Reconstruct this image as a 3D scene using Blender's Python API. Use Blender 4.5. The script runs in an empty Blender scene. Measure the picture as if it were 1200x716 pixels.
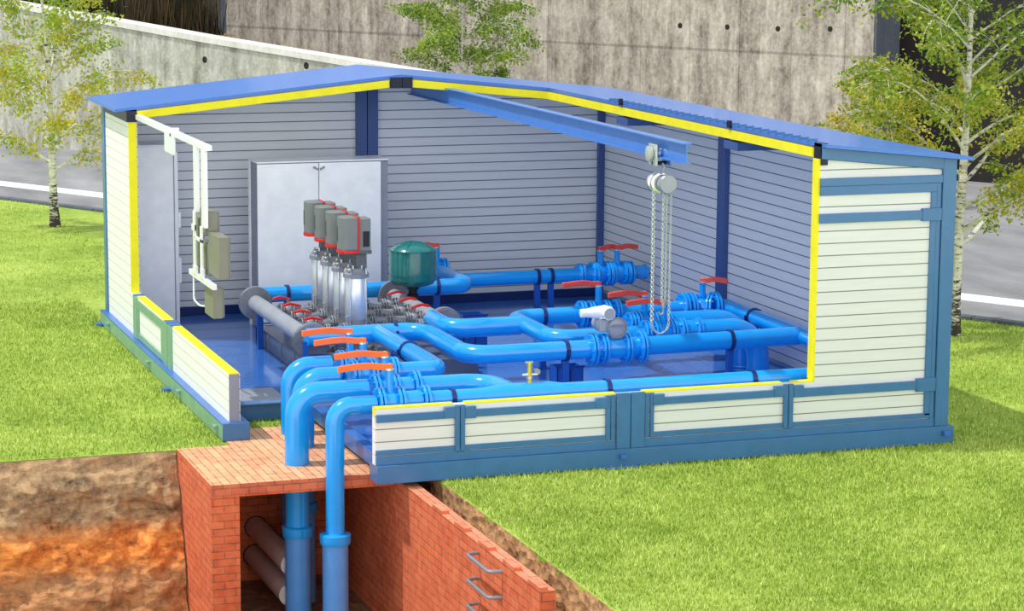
import bpy, math, random
from math import sin, cos, pi, sqrt, radians
from mathutils import Vector, Matrix, noise
SC = bpy.context.scene
COL = SC.collection
R = random.Random(7)

# ------------------------------------------------------------------ materials
def lin(c):
    f = lambda v: (v/12.92 if v <= .04045 else ((v+.055)/1.055)**2.4)
    return tuple(f(v/255.) for v in c) + (1.,)

class NT:
    def __init__(s, name):
        s.m = bpy.data.materials.new(name); s.m.use_nodes = True
        s.t = s.m.node_tree; s.b = s.t.nodes['Principled BSDF']
    def n(s, typ, **kw):
        o = s.t.nodes.new(typ)
        for k, v in kw.items():
            if k in o.inputs.keys() if isinstance(k, str) else False: o.inputs[k].default_value = v
            else: setattr(o, k, v)
        return o
    def l(s, a, b): s.t.links.new(a, b)
    def math(s, op, a, b=None, clamp=False):
        o = s.t.nodes.new('ShaderNodeMath'); o.operation = op; o.use_clamp = clamp
        for i, v in enumerate((a, b)):
            if v is None: continue
            if isinstance(v, (int, float)): o.inputs[i].default_value = v
            else: s.l(v, o.inputs[i])
        return o.outputs[0]
    def mix(s, fac, a, b, blend='MIX'):
        o = s.t.nodes.new('ShaderNodeMix'); o.data_type = 'RGBA'; o.blend_type = blend
        if isinstance(fac, (int, float)): o.inputs[0].default_value = fac
        else: s.l(fac, o.inputs[0])
        for i, v in ((6, a), (7, b)):
            if isinstance(v, tuple): o.inputs[i].default_value = v
            else: s.l(v, o.inputs[i])
        return o.outputs[2]
    def noise(s, vec, scale, detail=4, rough=.55):
        o = s.t.nodes.new('ShaderNodeTexNoise'); o.inputs['Scale'].default_value = scale
        o.inputs['Detail'].default_value = detail; o.inputs['Roughness'].default_value = rough
        if vec is not None: s.l(vec, o.inputs['Vector'])
        return o.outputs['Fac']
    def ramp(s, fac, stops):
        o = s.t.nodes.new('ShaderNodeValToRGB'); e = o.color_ramp.elements
        while len(e) < len(stops): e.new(.5)
        for i, (p, c) in enumerate(stops):
            e[i].position = p; e[i].color = c if len(c) == 4 else lin(c)
        s.l(fac, o.inputs[0]); return o.outputs['Color']
    def obj(s):
        return s.t.nodes.new('ShaderNodeTexCoord').outputs['Object']
    def scalevec(s, v, sc):
        o = s.t.nodes.new('ShaderNodeMapping'); o.inputs['Scale'].default_value = sc
        s.l(v, o.inputs['Vector']); return o.outputs[0]
    def bump(s, h, strength=.3, dist=.01):
        o = s.t.nodes.new('ShaderNodeBump'); o.inputs['Strength'].default_value = strength
        o.inputs['Distance'].default_value = dist; s.l(h, o.inputs['Height'])
        s.l(o.outputs[0], s.b.inputs['Normal'])

def paint(name, c, rough=.45, metal=0., coat=0., var=.06, spec=.5, bump=0.):
    k = NT(name); b = k.b
    o = k.obj(); nz = k.noise(o, 6., 3)
    c0 = lin(c); d = tuple(v*(1-var) for v in c0[:3])+(1,); u = tuple(min(1, v*(1+var)) for v in c0[:3])+(1,)
    k.l(k.ramp(nz, [(.3, d), (.7, u)]), b.inputs['Base Color'])
    b.inputs['Roughness'].default_value = rough; b.inputs['Metallic'].default_value = metal
    b.inputs['Coat Weight'].default_value = coat; b.inputs['Coat Roughness'].default_value = .08
    b.inputs['Specular IOR Level'].default_value = spec
    if bump: k.bump(k.noise(o, 60., 2), bump, .003)
    return k.m

def siding(name, c, line, rough=.5, groove=.055):
    k = NT(name); o = k.obj()
    sp = k.n('ShaderNodeSeparateXYZ'); k.l(o, sp.inputs[0])
    f = k.math('FRACT', k.math('DIVIDE', k.math('SUBTRACT', sp.outputs[2], .024), .1247))
    m = k.math('LESS_THAN', f, groove*2)
    nz = k.noise(k.scalevec(o, (1., 1., 14.)), 2.2, 4)
    c0 = lin(c); base = k.ramp(nz, [(.3, tuple(v*.93 for v in c0[:3])+(1,)), (.7, c0)])
    k.l(k.mix(m, base, lin(line)), k.b.inputs['Base Color'])
    k.b.inputs['Roughness'].default_value = rough
    k.bump(k.math('SUBTRACT', 1., m), .5, .004)
    return k.m

def brick(name, axes, cols, mortar=(120, 80, 62), bw=.215, rh=.075, ms=.0055, off=(0, 0)):
    k = NT(name); o = k.obj(); sp = k.n('ShaderNodeSeparateXYZ'); k.l(o, sp.inputs[0])
    cb = k.n('ShaderNodeCombineXYZ')
    k.l(k.math('ADD', sp.outputs[axes[0]], off[0]), cb.inputs[0]); k.l(k.math('ADD', sp.outputs[axes[1]], off[1]), cb.inputs[1])
    t = k.n('ShaderNodeTexBrick'); k.l(cb.outputs[0], t.inputs['Vector'])
    t.inputs['Scale'].default_value = 1.; t.inputs['Brick Width'].default_value = bw
    t.inputs['Row Height'].default_value = rh; t.inputs['Mortar Size'].default_value = ms
    t.inputs['Mortar Smooth'].default_value = .3
    t.inputs['Color1'].default_value = lin(cols[0]); t.inputs['Color2'].default_value = lin(cols[1])
    t.inputs['Mortar'].default_value = lin(mortar)
    nz = k.noise(o, 9., 5)
    c = k.mix(k.ramp(nz, [(.35, (0, 0, 0, 1)), (.7, (1, 1, 1, 1))]), t.outputs['Color'], k.mix(.5, t.outputs['Color'], lin(cols[2])))
    k.l(c, k.b.inputs['Base Color']); k.b.inputs['Roughness'].default_value = .85
    h = k.math('ADD', k.math('MULTIPLY', k.math('SUBTRACT', 1., t.outputs['Fac']), 1.), k.math('MULTIPLY', nz, .4))
    k.bump(h, .6, .006)
    return k.m

def concrete(name, lo, hi, streak=True, horiz=None):
    k = NT(name); o = k.obj()
    a = k.noise(k.scalevec(o, (1.2, 1.2, .25)), 1.6, 8, .65)
    b = k.noise(o, 14., 6, .7)
    v = k.noise(k.scalevec(o, (5., 5., .15)), 1.4, 3)
    a2 = k.noise(k.scalevec(o, (1., 1., .6)), 4.5, 8, .72)
    f = k.math('ADD', k.math('MULTIPLY', k.math('ADD', a, a2), .34), k.math('ADD', k.math('MULTIPLY', b, .2), k.math('MULTIPLY', v, .12)))
    c = k.ramp(f, [(.40, lo), (.60, hi)])
    if horiz:
        sp = k.n('ShaderNodeSeparateXYZ'); k.l(o, sp.inputs[0])
        for z, w in horiz:
            m = k.math('LESS_THAN', k.math('ABSOLUTE', k.math('SUBTRACT', sp.outputs[2], z)), w)
            c = k.mix(k.math('MULTIPLY', m, .35), c, lin(tuple(x*.55 for x in lo)))
        # board marks running up the wall
        d = k.math('ADD', k.math('MULTIPLY', sp.outputs[0], .525), k.math('MULTIPLY', sp.outputs[1], -.851))
        f2 = k.math('LESS_THAN', k.math('FRACT', k.math('DIVIDE', d, 1.32)), .022)
        c = k.mix(k.math('MULTIPLY', f2, .28), c, lin(tuple(x*.5 for x in lo)))
        f3 = k.math('LESS_THAN', k.math('FRACT', k.math('DIVIDE', d, .22)), .05)
        c = k.mix(k.math('MULTIPLY', f3, .07), c, lin(tuple(x*.5 for x in lo)))
    k.l(c, k.b.inputs['Base Color']); k.b.inputs['Roughness'].default_value = .9
    k.bump(f, .4, .02)
    return k.m

M = {}
M['pipe'] = paint('pipe_blue_paint', (16, 158, 244), .2, 0, .6, .04)
M['sleeve'] = paint('sleeve_blue_with_reflection', (84, 158, 236), .22, 0, .6, .05)  # pipe blue made lighter, reflections put into the base colour
M['stand'] = paint('dark_blue_paint', (20, 84, 176), .35, 0, .2, .08)
M['navy'] = paint('navy_paint', (12, 40, 105), .4, 0, .1, .08)
M['frame'] = paint('frame_blue_paint', (58, 112, 162), .36, 0, .25, .07)
M['frame_in'] = paint('inner_frame_blue_paint', (54, 84, 142), .45, 0, .1, .07)
M['grass_tint'] = paint('frame_paint_grass_reflection', (128, 172, 146), .4, 0, .2, .1)  # grass reflection on the blue left-hand frames, put into their colour
M['base_top'] = paint('base_flange_blue_paint', (52, 108, 180), .4, 0, .2, .1)
M['roof'] = paint('roof_blue_coating', (60, 120, 206), .36, 0, .25, .04)
M['beam'] = paint('crane_beam_blue_paint', (66, 126, 204), .35, 0, .2, .06)
M['black'] = paint('black_rubber', (14, 14, 18), .5)
M['dark_end'] = paint('dark_steel_section', (8, 16, 48), .35, .2)
M['yellow'] = paint('yellow_insulation', (240, 230, 22), .7, var=.06, bump=.4)
M['white'] = paint('white_enamel', (238, 240, 242), .35, 0, .2, .02)
M['cab'] = paint('light_grey_cabinet_enamel', (240, 242, 244), .5, 0, .05, .05)
M['cab_dark'] = paint('dark_grey_cabinet_edge', (136, 140, 156), .5)
M['box'] = paint('olive_grey_box_enamel', (130, 130, 114), .5, var=.05)
M['steel'] = paint('polished_steel', (222, 228, 236), .3, .6, var=.05)
M['chrome'] = paint('bright_steel', (225, 228, 225), .2, .8, var=.05)
M['cast'] = paint('grey_cast_iron', (134, 138, 148), .5, .2, var=.15, bump=.4)
M['header'] = paint('grey_header_paint', (158, 164, 174), .4, .1, var=.1)
M['motor'] = paint('grey_motor_housing', (122, 128, 126), .45, var=.05)
M['motor_dark'] = paint('dark_grey_motor_stool', (92, 96, 100), .5)
M['red'] = paint('red_gloss_paint', (215, 22, 18), .4, 0, .2)
M['orange'] = paint('orange_red_lever_paint', (250, 112, 46), .45, 0, .1)
M['lever_red'] = paint('brick_red_lever_paint', (226, 78, 60), .45, 0, .1)
M['tank'] = paint('green_tank_enamel', (14, 112, 112), .25, 0, .5, .06)
M['meter'] = paint('meter_grey_casting', (166, 172, 184), .4, .1, var=.05)
M['brass'] = paint('yellow_brass', (206, 192, 84), .3, .5)
M['skid'] = paint('skid_slate_steel', (98, 106, 126), .35, .1, .1)
M['floor_reflection'] = paint('grey_floor_reflection', (150, 156, 168), .35, .1)
M['galv'] = paint('galvanised_steel', (150, 156, 166), .4, .5)
M['chain'] = paint('chain_steel', (196, 204, 196), .35, .4)
M['drain'] = paint('grey_drain_pipe', (206, 198, 196), .45, .1, .1, .1)
M['white_line'] = paint('road_line_paint', (236, 238, 240), .7, var=.05, bump=.3)
M['wall_out'] = siding('outer_wall_boards', (226, 228, 226), (120, 128, 122), .5, .042)
M['wall_left'] = siding('left_boards_sun_glare', (250, 250, 248), (205, 205, 195), .5, .04)  # outer boards whitened and grooves faded, sun glare put into the colour
M['wall_in'] = siding('inner_wall_boards', (226, 230, 234), (96, 104, 118), .45, .05)
BR = [(218, 108, 64), (198, 86, 48), (236, 140, 92)]
BRL = [(234, 174, 126), (214, 142, 100), (242, 194, 146)]
M['brick_x'] = brick('brick_facing_side', (1, 2), BR)
M['brick_y'] = brick('brick_facing_front', (0, 2), BR)
M['brick_edge'] = brick('brick_slab_edge', (0, 2), [(204, 106, 74), (180, 84, 60), (222, 130, 92)], bw=.17, rh=.1, off=(0, .0))
M['brick_top'] = brick('brick_paving', (1, 0), BRL, mortar=(120, 78, 60), bw=.42, rh=.085)
M['brick_cap'] = brick('brick_wall_top', (1, 0), [(222, 140, 104), (206, 116, 84), (232, 160, 124)], bw=.24, rh=.075, off=(0, .03))
M['conc1'] = concrete('weathered_pale_concrete', (128, 128, 112), (216, 216, 202))
M['conc_cap'] = concrete('pale_concrete_coping', (206, 204, 192), (236, 234, 226))
M['conc2'] = concrete('board_marked_concrete', (112, 102, 90), (222, 212, 196), horiz=[(2.52, .03), (.9, .03), (4.2, .03)])
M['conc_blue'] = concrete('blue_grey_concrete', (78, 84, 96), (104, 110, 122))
M['dark_recess'] = paint('dark_recess_shade', (30, 25, 25), .7, var=.25)  # near-black brown standing in for the shade in recesses and holes

def mat_floor():
    k = NT('glossy_blue_floor_paint'); o = k.obj()
    nz = k.noise(o, 1.5, 3)
    k.l(k.ramp(nz, [(.35, (46, 104, 186)), (.7, (66, 120, 200))]), k.b.inputs['Base Color'])
    k.b.inputs['Roughness'].default_value = .16; k.b.inputs['Coat Weight'].default_value = .3
    return k.m
M['floor'] = mat_floor()

def mat_asphalt():
    k = NT('worn_asphalt'); o = k.obj()
    a = k.noise(k.scalevec(o, (1., .35, 1.)), .9, 6, .6); b = k.noise(o, 60., 3)
    f = k.math('ADD', k.math('MULTIPLY', a, .7), k.math('MULTIPLY', b, .3))
    k.l(k.ramp(f, [(.35, (116, 116, 118)), (.65, (158, 158, 160))]), k.b.inputs['Base Color'])
    k.b.inputs['Roughness'].default_value = .85; k.bump(b, .3, .01)
    return k.m
M['asphalt'] = mat_asphalt()

def mat_lawn(name, cols, blades=False):
    k = NT(name); g = k.n('ShaderNodeNewGeometry')
    P = g.outputs['Position']
    a = k.noise(P, .55, 3, .5); b = k.noise(P, 3.5, 5, .65); c = k.noise(P, 22., 3, .6)
    f = k.math('ADD', k.math('MULTIPLY', a, .35), k.math('ADD', k.math('MULTIPLY', b, .3), k.math('MULTIPLY', c, .35)))
    if blades: f = k.math('ADD', k.math('MULTIPLY', f, .72), k.math('MULTIPLY', g.outputs['Random Per Island'], .28))
    k.l(k.ramp(f, [(.37, cols[0]), (.5, cols[1]), (.63, cols[2])]), k.b.inputs['Base Color'])
    k.b.inputs['Roughness'].default_value = .7; k.b.inputs['Specular IOR Level'].default_value = .2
    if not blades: k.bump(c, .6, .03)
    return k.m
M['lawn'] = mat_lawn('lawn_ground', [(116, 142, 50), (152, 178, 70), (182, 200, 96)])
M['blade'] = mat_lawn('grass_blades', [(126, 154, 54), (170, 194, 84), (218, 228, 134)], True)

def mat_earth(name, top, mid, low):
    k = NT(name); o = k.obj()
    v = k.n('ShaderNodeTexVoronoi'); v.inputs['Scale'].default_value = 7.; k.l(k.scalevec(o, (1., 1., 1.6)), v.inputs['Vector'])
    a = k.noise(k.scalevec(o, (1., 1., 3.5)), 2.4, 8, .68); b = k.noise(o, 11., 6, .7)
    sp = k.n('ShaderNodeSeparateXYZ'); k.l(o, sp.inputs[0])
    f = k.math('ADD', k.math('MULTIPLY', a, .5), k.math('MULTIPLY', b, .5))
    c1 = k.ramp(f, [(.34, tuple(x*.45 for x in top)), (.5, top), (.66, tuple(min(255, x*1.28) for x in top))])
    c2 = k.ramp(f, [(.34, tuple(x*.4 for x in mid)), (.5, mid), (.66, tuple(min(255, x*1.35) for x in mid))])
    c3 = k.ramp(f, [(.34, tuple(x*.6 for x in low)), (.5, low), (.66, tuple(min(255, x*1.2) for x in low))])
    z = k.math('ADD', sp.outputs[2], k.math('MULTIPLY', a, .35))
    m1 = k.math('MULTIPLY', k.math('SUBTRACT', -.42, z), 5., True)
    m2 = k.math('MULTIPLY', k.math('SUBTRACT', -.82, z), 6., True)
    k.l(k.mix(m2, k.mix(m1, c1, c2), c3), k.b.inputs['Base Color'])
    k.b.inputs['Roughness'].default_value = .95; k.bump(k.math('ADD', f, v.outputs['Distance']), .8, .06)
    return k.m
M['earth'] = mat_earth('layered_earth', (166, 136, 100), (222, 132, 62), (186, 134, 88))
M['bank'] = mat_earth('dark_root_earth', (176, 136, 92), (112, 92, 60), (80, 66, 44))
M['pitfloor'] = mat_earth('pit_floor_gravel', (140, 100, 76), (140, 100, 76), (140, 100, 76))

def mat_bark():
    k = NT('birch_bark'); o = k.obj()
    a = k.noise(k.scalevec(o, (3., 3., 11.)), 2.2, 4, .7)
    b = k.noise(o, 2., 3)
    sp = k.n('ShaderNodeSeparateXYZ'); k.l(o, sp.inputs[0])
    low = k.math('MULTIPLY', k.math('SUBTRACT', .9, sp.outputs[2]), .22, True)
    f = k.math('SUBTRACT', a, low)
    k.l(k.ramp(f, [(.36, (58, 50, 42)), (.44, (206, 202, 186)), (.7, (236, 234, 222))]), k.b.inputs['Base Color'])
    k.b.inputs['Roughness'].default_value = .8
    return k.m
M['bark'] = mat_bark()
def mat_leaf(name, c, h=0.):
    k = NT(name); g = k.n('ShaderNodeNewGeometry')
    a = k.noise(g.outputs['Position'], 1.1, 3)
    f = k.math('ADD', k.math('MULTIPLY', a, .7), k.math('MULTIPLY', g.outputs['Random Per Island'], .3))
    if h:   # older golden leaves low in the crown, fresh green ones at the top
        sp = k.n('ShaderNodeSeparateXYZ'); k.l(g.outputs['Position'], sp.inputs[0])
        f = k.math('ADD', f, k.math('MULTIPLY', k.math('SUBTRACT', h, sp.outputs[2]), .07))
    k.l(k.ramp(f, [(.38, c[0]), (.52, c[1]), (.66, c[2])]), k.b.inputs['Base Color'])
    k.b.inputs['Roughness'].default_value = .6
    tr = k.n('ShaderNodeBsdfTranslucent'); mx = k.n('ShaderNodeMixShader'); mx.inputs[0].default_value = .3
    k.l(k.ramp(f, [(.38, c[0]), (.52, c[1]), (.66, c[2])]), tr.inputs['Color'])
    out = [n for n in k.t.nodes if n.type == 'OUTPUT_MATERIAL'][0]
    k.l(k.b.outputs[0], mx.inputs[1]); k.l(tr.outputs[0], mx.inputs[2]); k.l(mx.outputs[0], out.inputs[0])
    return k.m
M['leafL'] = mat_leaf('yellow_green_birch_leaves', [(146, 176, 60), (190, 194, 66), (208, 190, 66)], 2.9)
M['leafR'] = mat_leaf('green_gold_birch_leaves', [(112, 142, 36), (164, 178, 52), (206, 190, 60)], 2.9)
M['leafG'] = mat_leaf('fresh_green_leaves', [(96, 132, 34), (138, 168, 46), (176, 196, 70)])
M['reed'] = mat_leaf('dry_brown_reeds', [(40, 36, 22), (66, 58, 34), (104, 86, 54)])

# ------------------------------------------------------------------ mesh builder
class MB:
    def __init__(s): s.v = []; s.f = []; s.mi = []; s.cur = 0
    def _add(s, vs, fs):
        o = len(s.v); s.v += [tuple(v) for v in vs]
        s.f += [tuple(i+o for i in f) for f in fs]; s.mi += [s.cur]*len(fs); return s
    def box(s, x0, x1, y0, y1, z0, z1):
        vs = [(x, y, z) for x in (x0, x1) for y in (y0, y1) for z in (z0, z1)]
        return s._add(vs, [(0, 1, 3, 2), (4, 6, 7, 5), (0, 4, 5, 1), (2, 3, 7, 6), (0, 2, 6, 4), (1, 5, 7, 3)])
    def prism(s, poly, ax, a, b):
        # poly: 2D points in the plane perpendicular to axis ax (order: remaining axes)
        def P(p, t):
            return {0: (t, p[0], p[1]), 1: (p[0], t, p[1]), 2: (p[0], p[1], t)}[ax]
        n = len(poly); vs = [P(p, a) for p in poly]+[P(p, b) for p in poly]
        fs = [tuple(range(n)), tuple(range(2*n-1, n-1, -1))]+[(i, i+n, (i+1) % n+n, (i+1) % n) for i in range(n)]
        return s._add(vs, fs)
    def cyl(s, p0, p1, r0, r1=None, seg=20, caps=True):
        r1 = r0 if r1 is None else r1
        p0 = Vector(p0); p1 = Vector(p1); d = (p1-p0).normalized()
        u = d.orthogonal().normalized(); w = d.cross(u)
        ring = lambda p, r: [p+(u*cos(2*pi*i/seg)+w*sin(2*pi*i/seg))*r for i in range(seg)]
        vs = ring(p0, r0)+ring(p1, r1)
        fs = [(i, (i+1) % seg, (i+1) % seg+seg, i+seg) for i in range(seg)]
        if caps: fs += [tuple(range(seg-1, -1, -1)), tuple(range(seg, 2*seg))]
        return s._add(vs, fs)
    def lathe(s, prof, origin, axis=(0, 0, 1), seg=28, caps=True):
        d = Vector(axis).normalized(); u = d.orthogonal().normalized(); w = d.cross(u); o = Vector(origin)
        vs = []; n = len(prof)
        for (r, h) in prof:
            vs += [o+d*h+(u*cos(2*pi*i/seg)+w*sin(2*pi*i/seg))*r for i in range(seg)]
        fs = [(j*seg+i, j*seg+(i+1) % seg, (j+1)*seg+(i+1) % seg, (j+1)*seg+i) for j in range(n-1) for i in range(seg)]
        if caps: fs += [tuple(range(seg-1, -1, -1)), tuple(range((n-1)*seg, n*seg))]
        return s._add(vs, fs)
    def tube(s, pts, r, seg=20, caps=True, closed=False):
        pts = [Vector(p) for p in pts]; n = len(pts)
        rs = r if isinstance(r, (list, tuple)) else [r]*n
        tan = []
        for i in range(n):
            if closed: t = pts[(i+1) % n]-pts[i-1]
            elif i == 0: t = pts[1]-pts[0]
            elif i == n-1: t = pts[-1]-pts[-2]
            else: t = (pts[i+1]-pts[i]).normalized()+(pts[i]-pts[i-1]).normalized()
            tan.append(t.normalized())
        u = tan[0].orthogonal().normalized(); vs = []
        for i in range(n):
            if i: u = (u-tan[i]*u.dot(tan[i])).normalized()
            w = tan[i].cross(u)
            vs += [pts[i]+(u*cos(2*pi*k/seg)+w*sin(2*pi*k/seg))*rs[i] for k in range(seg)]
        m = n if closed else n-1
        fs = [(j*seg+k, j*seg+(k+1) % seg, ((j+1) % n)*seg+(k+1) % seg, ((j+1) % n)*seg+k) for j in range(m) for k in range(seg)]
        if caps and not closed: fs += [tuple(range(seg-1, -1, -1)), tuple(range((n-1)*seg, n*seg))]
        return s._add(vs, fs)
    def build(s, name, mats, parent=None, smooth=True, bevel=0., angle=35, world=True):
        me = bpy.data.meshes.new(name)
        off = Vector((0, 0, 0))
        if parent is not None and world:
            q = parent
            while q is not None: off += Vector(q.location); q = q.parent
        vs = [(v[0]-off[0], v[1]-off[1], v[2]-off[2]) for v in s.v]
        me.from_pydata(vs, [], s.f)
        if not isinstance(mats, (list, tuple)): mats = [mats]
        for m in mats: me.materials.append(M[m])
        if len(mats) > 1: me.polygons.foreach_set('material_index', s.mi)
        me.validate()
        import bmesh
        if len(s.f) < 60000:
            bm = bmesh.new(); bm.from_mesh(me); bmesh.ops.recalc_face_normals(bm, faces=bm.faces); bm.to_mesh(me); bm.free()
        if smooth:
            me.polygons.foreach_set('use_smooth', [True]*len(me.polygons)); me.set_sharp_from_angle(angle=radians(angle))
        o = bpy.data.objects.new(name, me); COL.objects.link(o)
        if parent is not None: o.parent = parent
        if bevel:
            b = o.modifiers.new('bevel', 'BEVEL'); b.width = bevel; b.segments = 2; b.limit_method = 'ANGLE'; b.angle_limit = radians(50)
            b.harden_normals = False
        return o

def fillet(pts, rad, n=9):
    pts = [Vector(p) for p in pts]; out = [pts[0]]
    rads = rad if isinstance(rad, (list, tuple)) else [rad]*len(pts)
    for i in range(1, len(pts)-1):
        a, b, c = pts[i-1], pts[i], pts[i+1]; u = (a-b).normalized(); w = (c-b).normalized()
        ang = u.angle(w); r = rads[i]; t = r/math.tan(ang/2)
        t = min(t, (a-b).length*.49, (c-b).length*.95); r = t*math.tan(ang/2)
        cen = b+(u+w).normalized()*(r/sin(ang/2)); p0 = b+u*t; p1 = b+w*t
        v0 = p0-cen; v1 = p1-cen; th = v0.angle(v1)
        for k in range(n+1):
            f = k/n; out.append(cen+(v0*sin((1-f)*th)+v1*sin(f*th))/sin(th))
    out.append(pts[-1]); return out

def tag(o, label=None, cat=None, group=None, kind=None):
    if label: o['label'] = label
    if cat: o['category'] = cat
    if group: o['group'] = group
    if kind: o['kind'] = kind
    return o
def thing(name, label, cat, loc=(0, 0, 0), rz=0., group=None):
    o = bpy.data.objects.new(name, None); COL.objects.link(o); o.location = loc; o.rotation_euler = (0, 0, rz)
    o.empty_display_size = .1
    return tag(o, label, cat, group)
def copy_tree(o, parent=None):
    c = o.copy(); COL.objects.link(c); c.parent = parent
    for ch in list(o.children): copy_tree(ch, c)
    return c
def struct(name, mb, m, **kw):
    return tag(mb.build(name, m, **kw), kind='structure')

# ------------------------------------------------------------------ camera
def camera():
    cd = bpy.data.cameras.new('camera'); c = bpy.data.objects.new('camera', cd); COL.objects.link(c)
    rt = Vector((0.9446549, -0.3279953, 0.0067973)); dn = Vector((-0.0467383, -0.1550606, -0.9867987)); fw = Vector((0.3247194, 0.9318666, -0.1618087))
    m = Matrix(((rt.x, -dn.x, -fw.x, 0), (rt.y, -dn.y, -fw.y, 0), (rt.z, -dn.z, -fw.z, 0), (0, 0, 0, 1)))
    m.translation = (-12.41038, -21.5609, 5.42757); c.matrix_world = m
    cd.lens = 84.024; cd.sensor_width = 36.; cd.clip_end = 400
    SC.camera = c
camera()

# ------------------------------------------------------------------ light
def light():
    ld = bpy.data.lights.new('sun', 'SUN'); o = bpy.data.objects.new('sun', ld); COL.objects.link(o)
    d = Vector((.48, -.13, -1.)).normalized(); o.rotation_euler = (-d).to_track_quat('Z', 'Y').to_euler(); o.location = (-12, 4, 20)
    ld.energy = SUN; ld.angle = radians(.8); ld.color = (1., .965, .9)
    w = bpy.data.worlds.new('world'); SC.world = w; w.use_nodes = True; t = w.node_tree
    bg = t.nodes['Background']; tc = t.nodes.new('ShaderNodeTexCoord'); sp = t.nodes.new('ShaderNodeSeparateXYZ')
    t.links.new(tc.outputs['Generated'], sp.inputs[0])
    # sky brightened on the camera side as added fill, clear blue overhead and behind
    mr = t.nodes.new('ShaderNodeMapRange'); mr.interpolation_type = 'SMOOTHSTEP'
    mr.inputs[1].default_value = .1; mr.inputs[2].default_value = -.8; t.links.new(sp.outputs[1], mr.inputs[0])
    mz = t.nodes.new('ShaderNodeMapRange'); mz.interpolation_type = 'SMOOTHSTEP'
    mz.inputs[1].default_value = .95; mz.inputs[2].default_value = .1; t.links.new(sp.outputs[2], mz.inputs[0])
    mu = t.nodes.new('ShaderNodeMath'); mu.operation = 'MULTIPLY'; t.links.new(mr.outputs[0], mu.inputs[0]); t.links.new(mz.outputs[0], mu.inputs[1])
    mx = t.nodes.new('ShaderNodeMix'); mx.data_type = 'RGBA'; t.links.new(mu.outputs[0], mx.inputs[0])
    mx.inputs[6].default_value = (SKY*.86, SKY*.94, SKY*1.06, 1); mx.inputs[7].default_value = (FRONT_FILL, FRONT_FILL*1.0, FRONT_FILL*.97, 1)
    t.links.new(mx.outputs[2], bg.inputs[0]); bg.inputs[1].default_value = 1.
SUN, SKY, FRONT_FILL = 3.0, .78, 2.1
light()
SC.view_settings.view_transform = 'Standard'; SC.view_settings.look = 'None'
SC.view_settings.gamma = 1.; SC.view_settings.exposure = 0.; SC.view_settings.use_curve_mapping = False
SC.cycles.max_bounces = 9; SC.cycles.diffuse_bounces = 6

# ------------------------------------------------------------------ the setting: ground, excavation, road, walls
NX, NY = .851, .525                       # across the road
def rd(off, s, z=0.):                     # off metres across the road, s metres along it
    return (NX*off+NY*s, NY*off-NX*s, z)
def solid(mb, top, z0, z1):               # vertical prism over a polygon
    return mb.prism(top, 2, z0, z1)

mb = MB(); lawn_poly = [(-5.62, -12), (14.48+1.2, -12), (-22+1.25, 49.0), (-22, 2.12), (-5.62, 2.12)]
lawn_poly[1] = (rd(7.07, 0)[0]+NY*17.6, rd(7.07, 0)[1]-NX*17.6)
def curb_x(y): return (7.07-NY*y)/NX
lawn_poly = [(-5.62, -12), (curb_x(-12), -12), (curb_x(47), 47), (-22, 47), (-22, 2.12), (-5.62, 2.12)]
solid(mb, lawn_poly, -.06, -.012)
struct('lawn', mb, 'lawn', smooth=False)

def grass():
    r = random.Random(3); vs = []; fs = []
    def ok(x, y):
        if NX*x+NY*y > 7.03: return False
        if -7.27 < x < .02 and 0 < y < 9.95: return (-6.98 < x < -6.2 and 2.9 < y < 3.6)
        if x < -5.62 and y < 2.13: return False
        if -7.22 < x < -5.6 and y < 2.95: return False
        return True
    zones = [(-5.62, 2.4, -6.4, 0, 165000), (2.4, 6.5, -5.8, 0, 52000), (0, 4.6, 0, 9, 36000), (-10.8, -7.2, 2.13, 12, 66000),
             (-11.5, -6.0, 12, 26, 26000), (-6.98, -6.2, 2.9, 3.6, 900)]
    for x0, x1, y0, y1, n in zones:
        for _ in range(n):
            x = r.uniform(x0, x1); y = r.uniform(y0, y1)
            if not ok(x, y): continue
            a = r.uniform(0, 2*pi); h = r.uniform(.010, .034); w = .0045+.003*r.random(); l = r.uniform(0, .03); b = r.uniform(0, 2*pi)
            i = len(vs)
            vs += [(x-w*cos(a), y-w*sin(a), -.014), (x+w*cos(a), y+w*sin(a), -.014), (x+l*cos(b), y+l*sin(b), h)]
            fs.append((i, i+1, i+2))
    me = bpy.data.meshes.new('grass'); me.from_pydata(vs, [], fs); me.materials.append(M['blade'])
    o = bpy.data.objects.new('grass', me); COL.objects.link(o)
    tag(o, 'short bright green grass blades covering the lawn around the container', 'grass', kind='stuff')
grass()

def sheet(name, P, nu, nv, amp, m, freq=2.2, kind='structure'):
    # P(u, v) -> point, rough soil surface
    vs = []
    for j in range(nv+1):
        for i in range(nu+1):
            u, v = i/nu, j/nv; p, nrm, k = P(u, v); q = Vector(p)
            d = noise.fractal(q*freq, 1., 2., 5)*amp*k + abs(noise.noise(q*freq*3.1))*amp*.6*k
            vs.append(q+Vector(nrm)*d)
    fs = [(j*(nu+1)+i, j*(nu+1)+i+1, (j+1)*(nu+1)+i+1, (j+1)*(nu+1)+i) for j in range(nv) for i in range(nu)]
    mb = MB(); mb._add(vs, fs); o = mb.build(name, m, smooth=True, angle=60)
    return tag(o, kind=kind)
# left face of the excavation (looks towards the camera), layered soil
sheet('earth_wall_left', lambda u, v: ((-13.5+u*5.70, 2.13-.62*v-.05, -.012-1.85*v), (0, -1, 0), min(1, v*9)), 150, 56, .15, 'earth')
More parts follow.
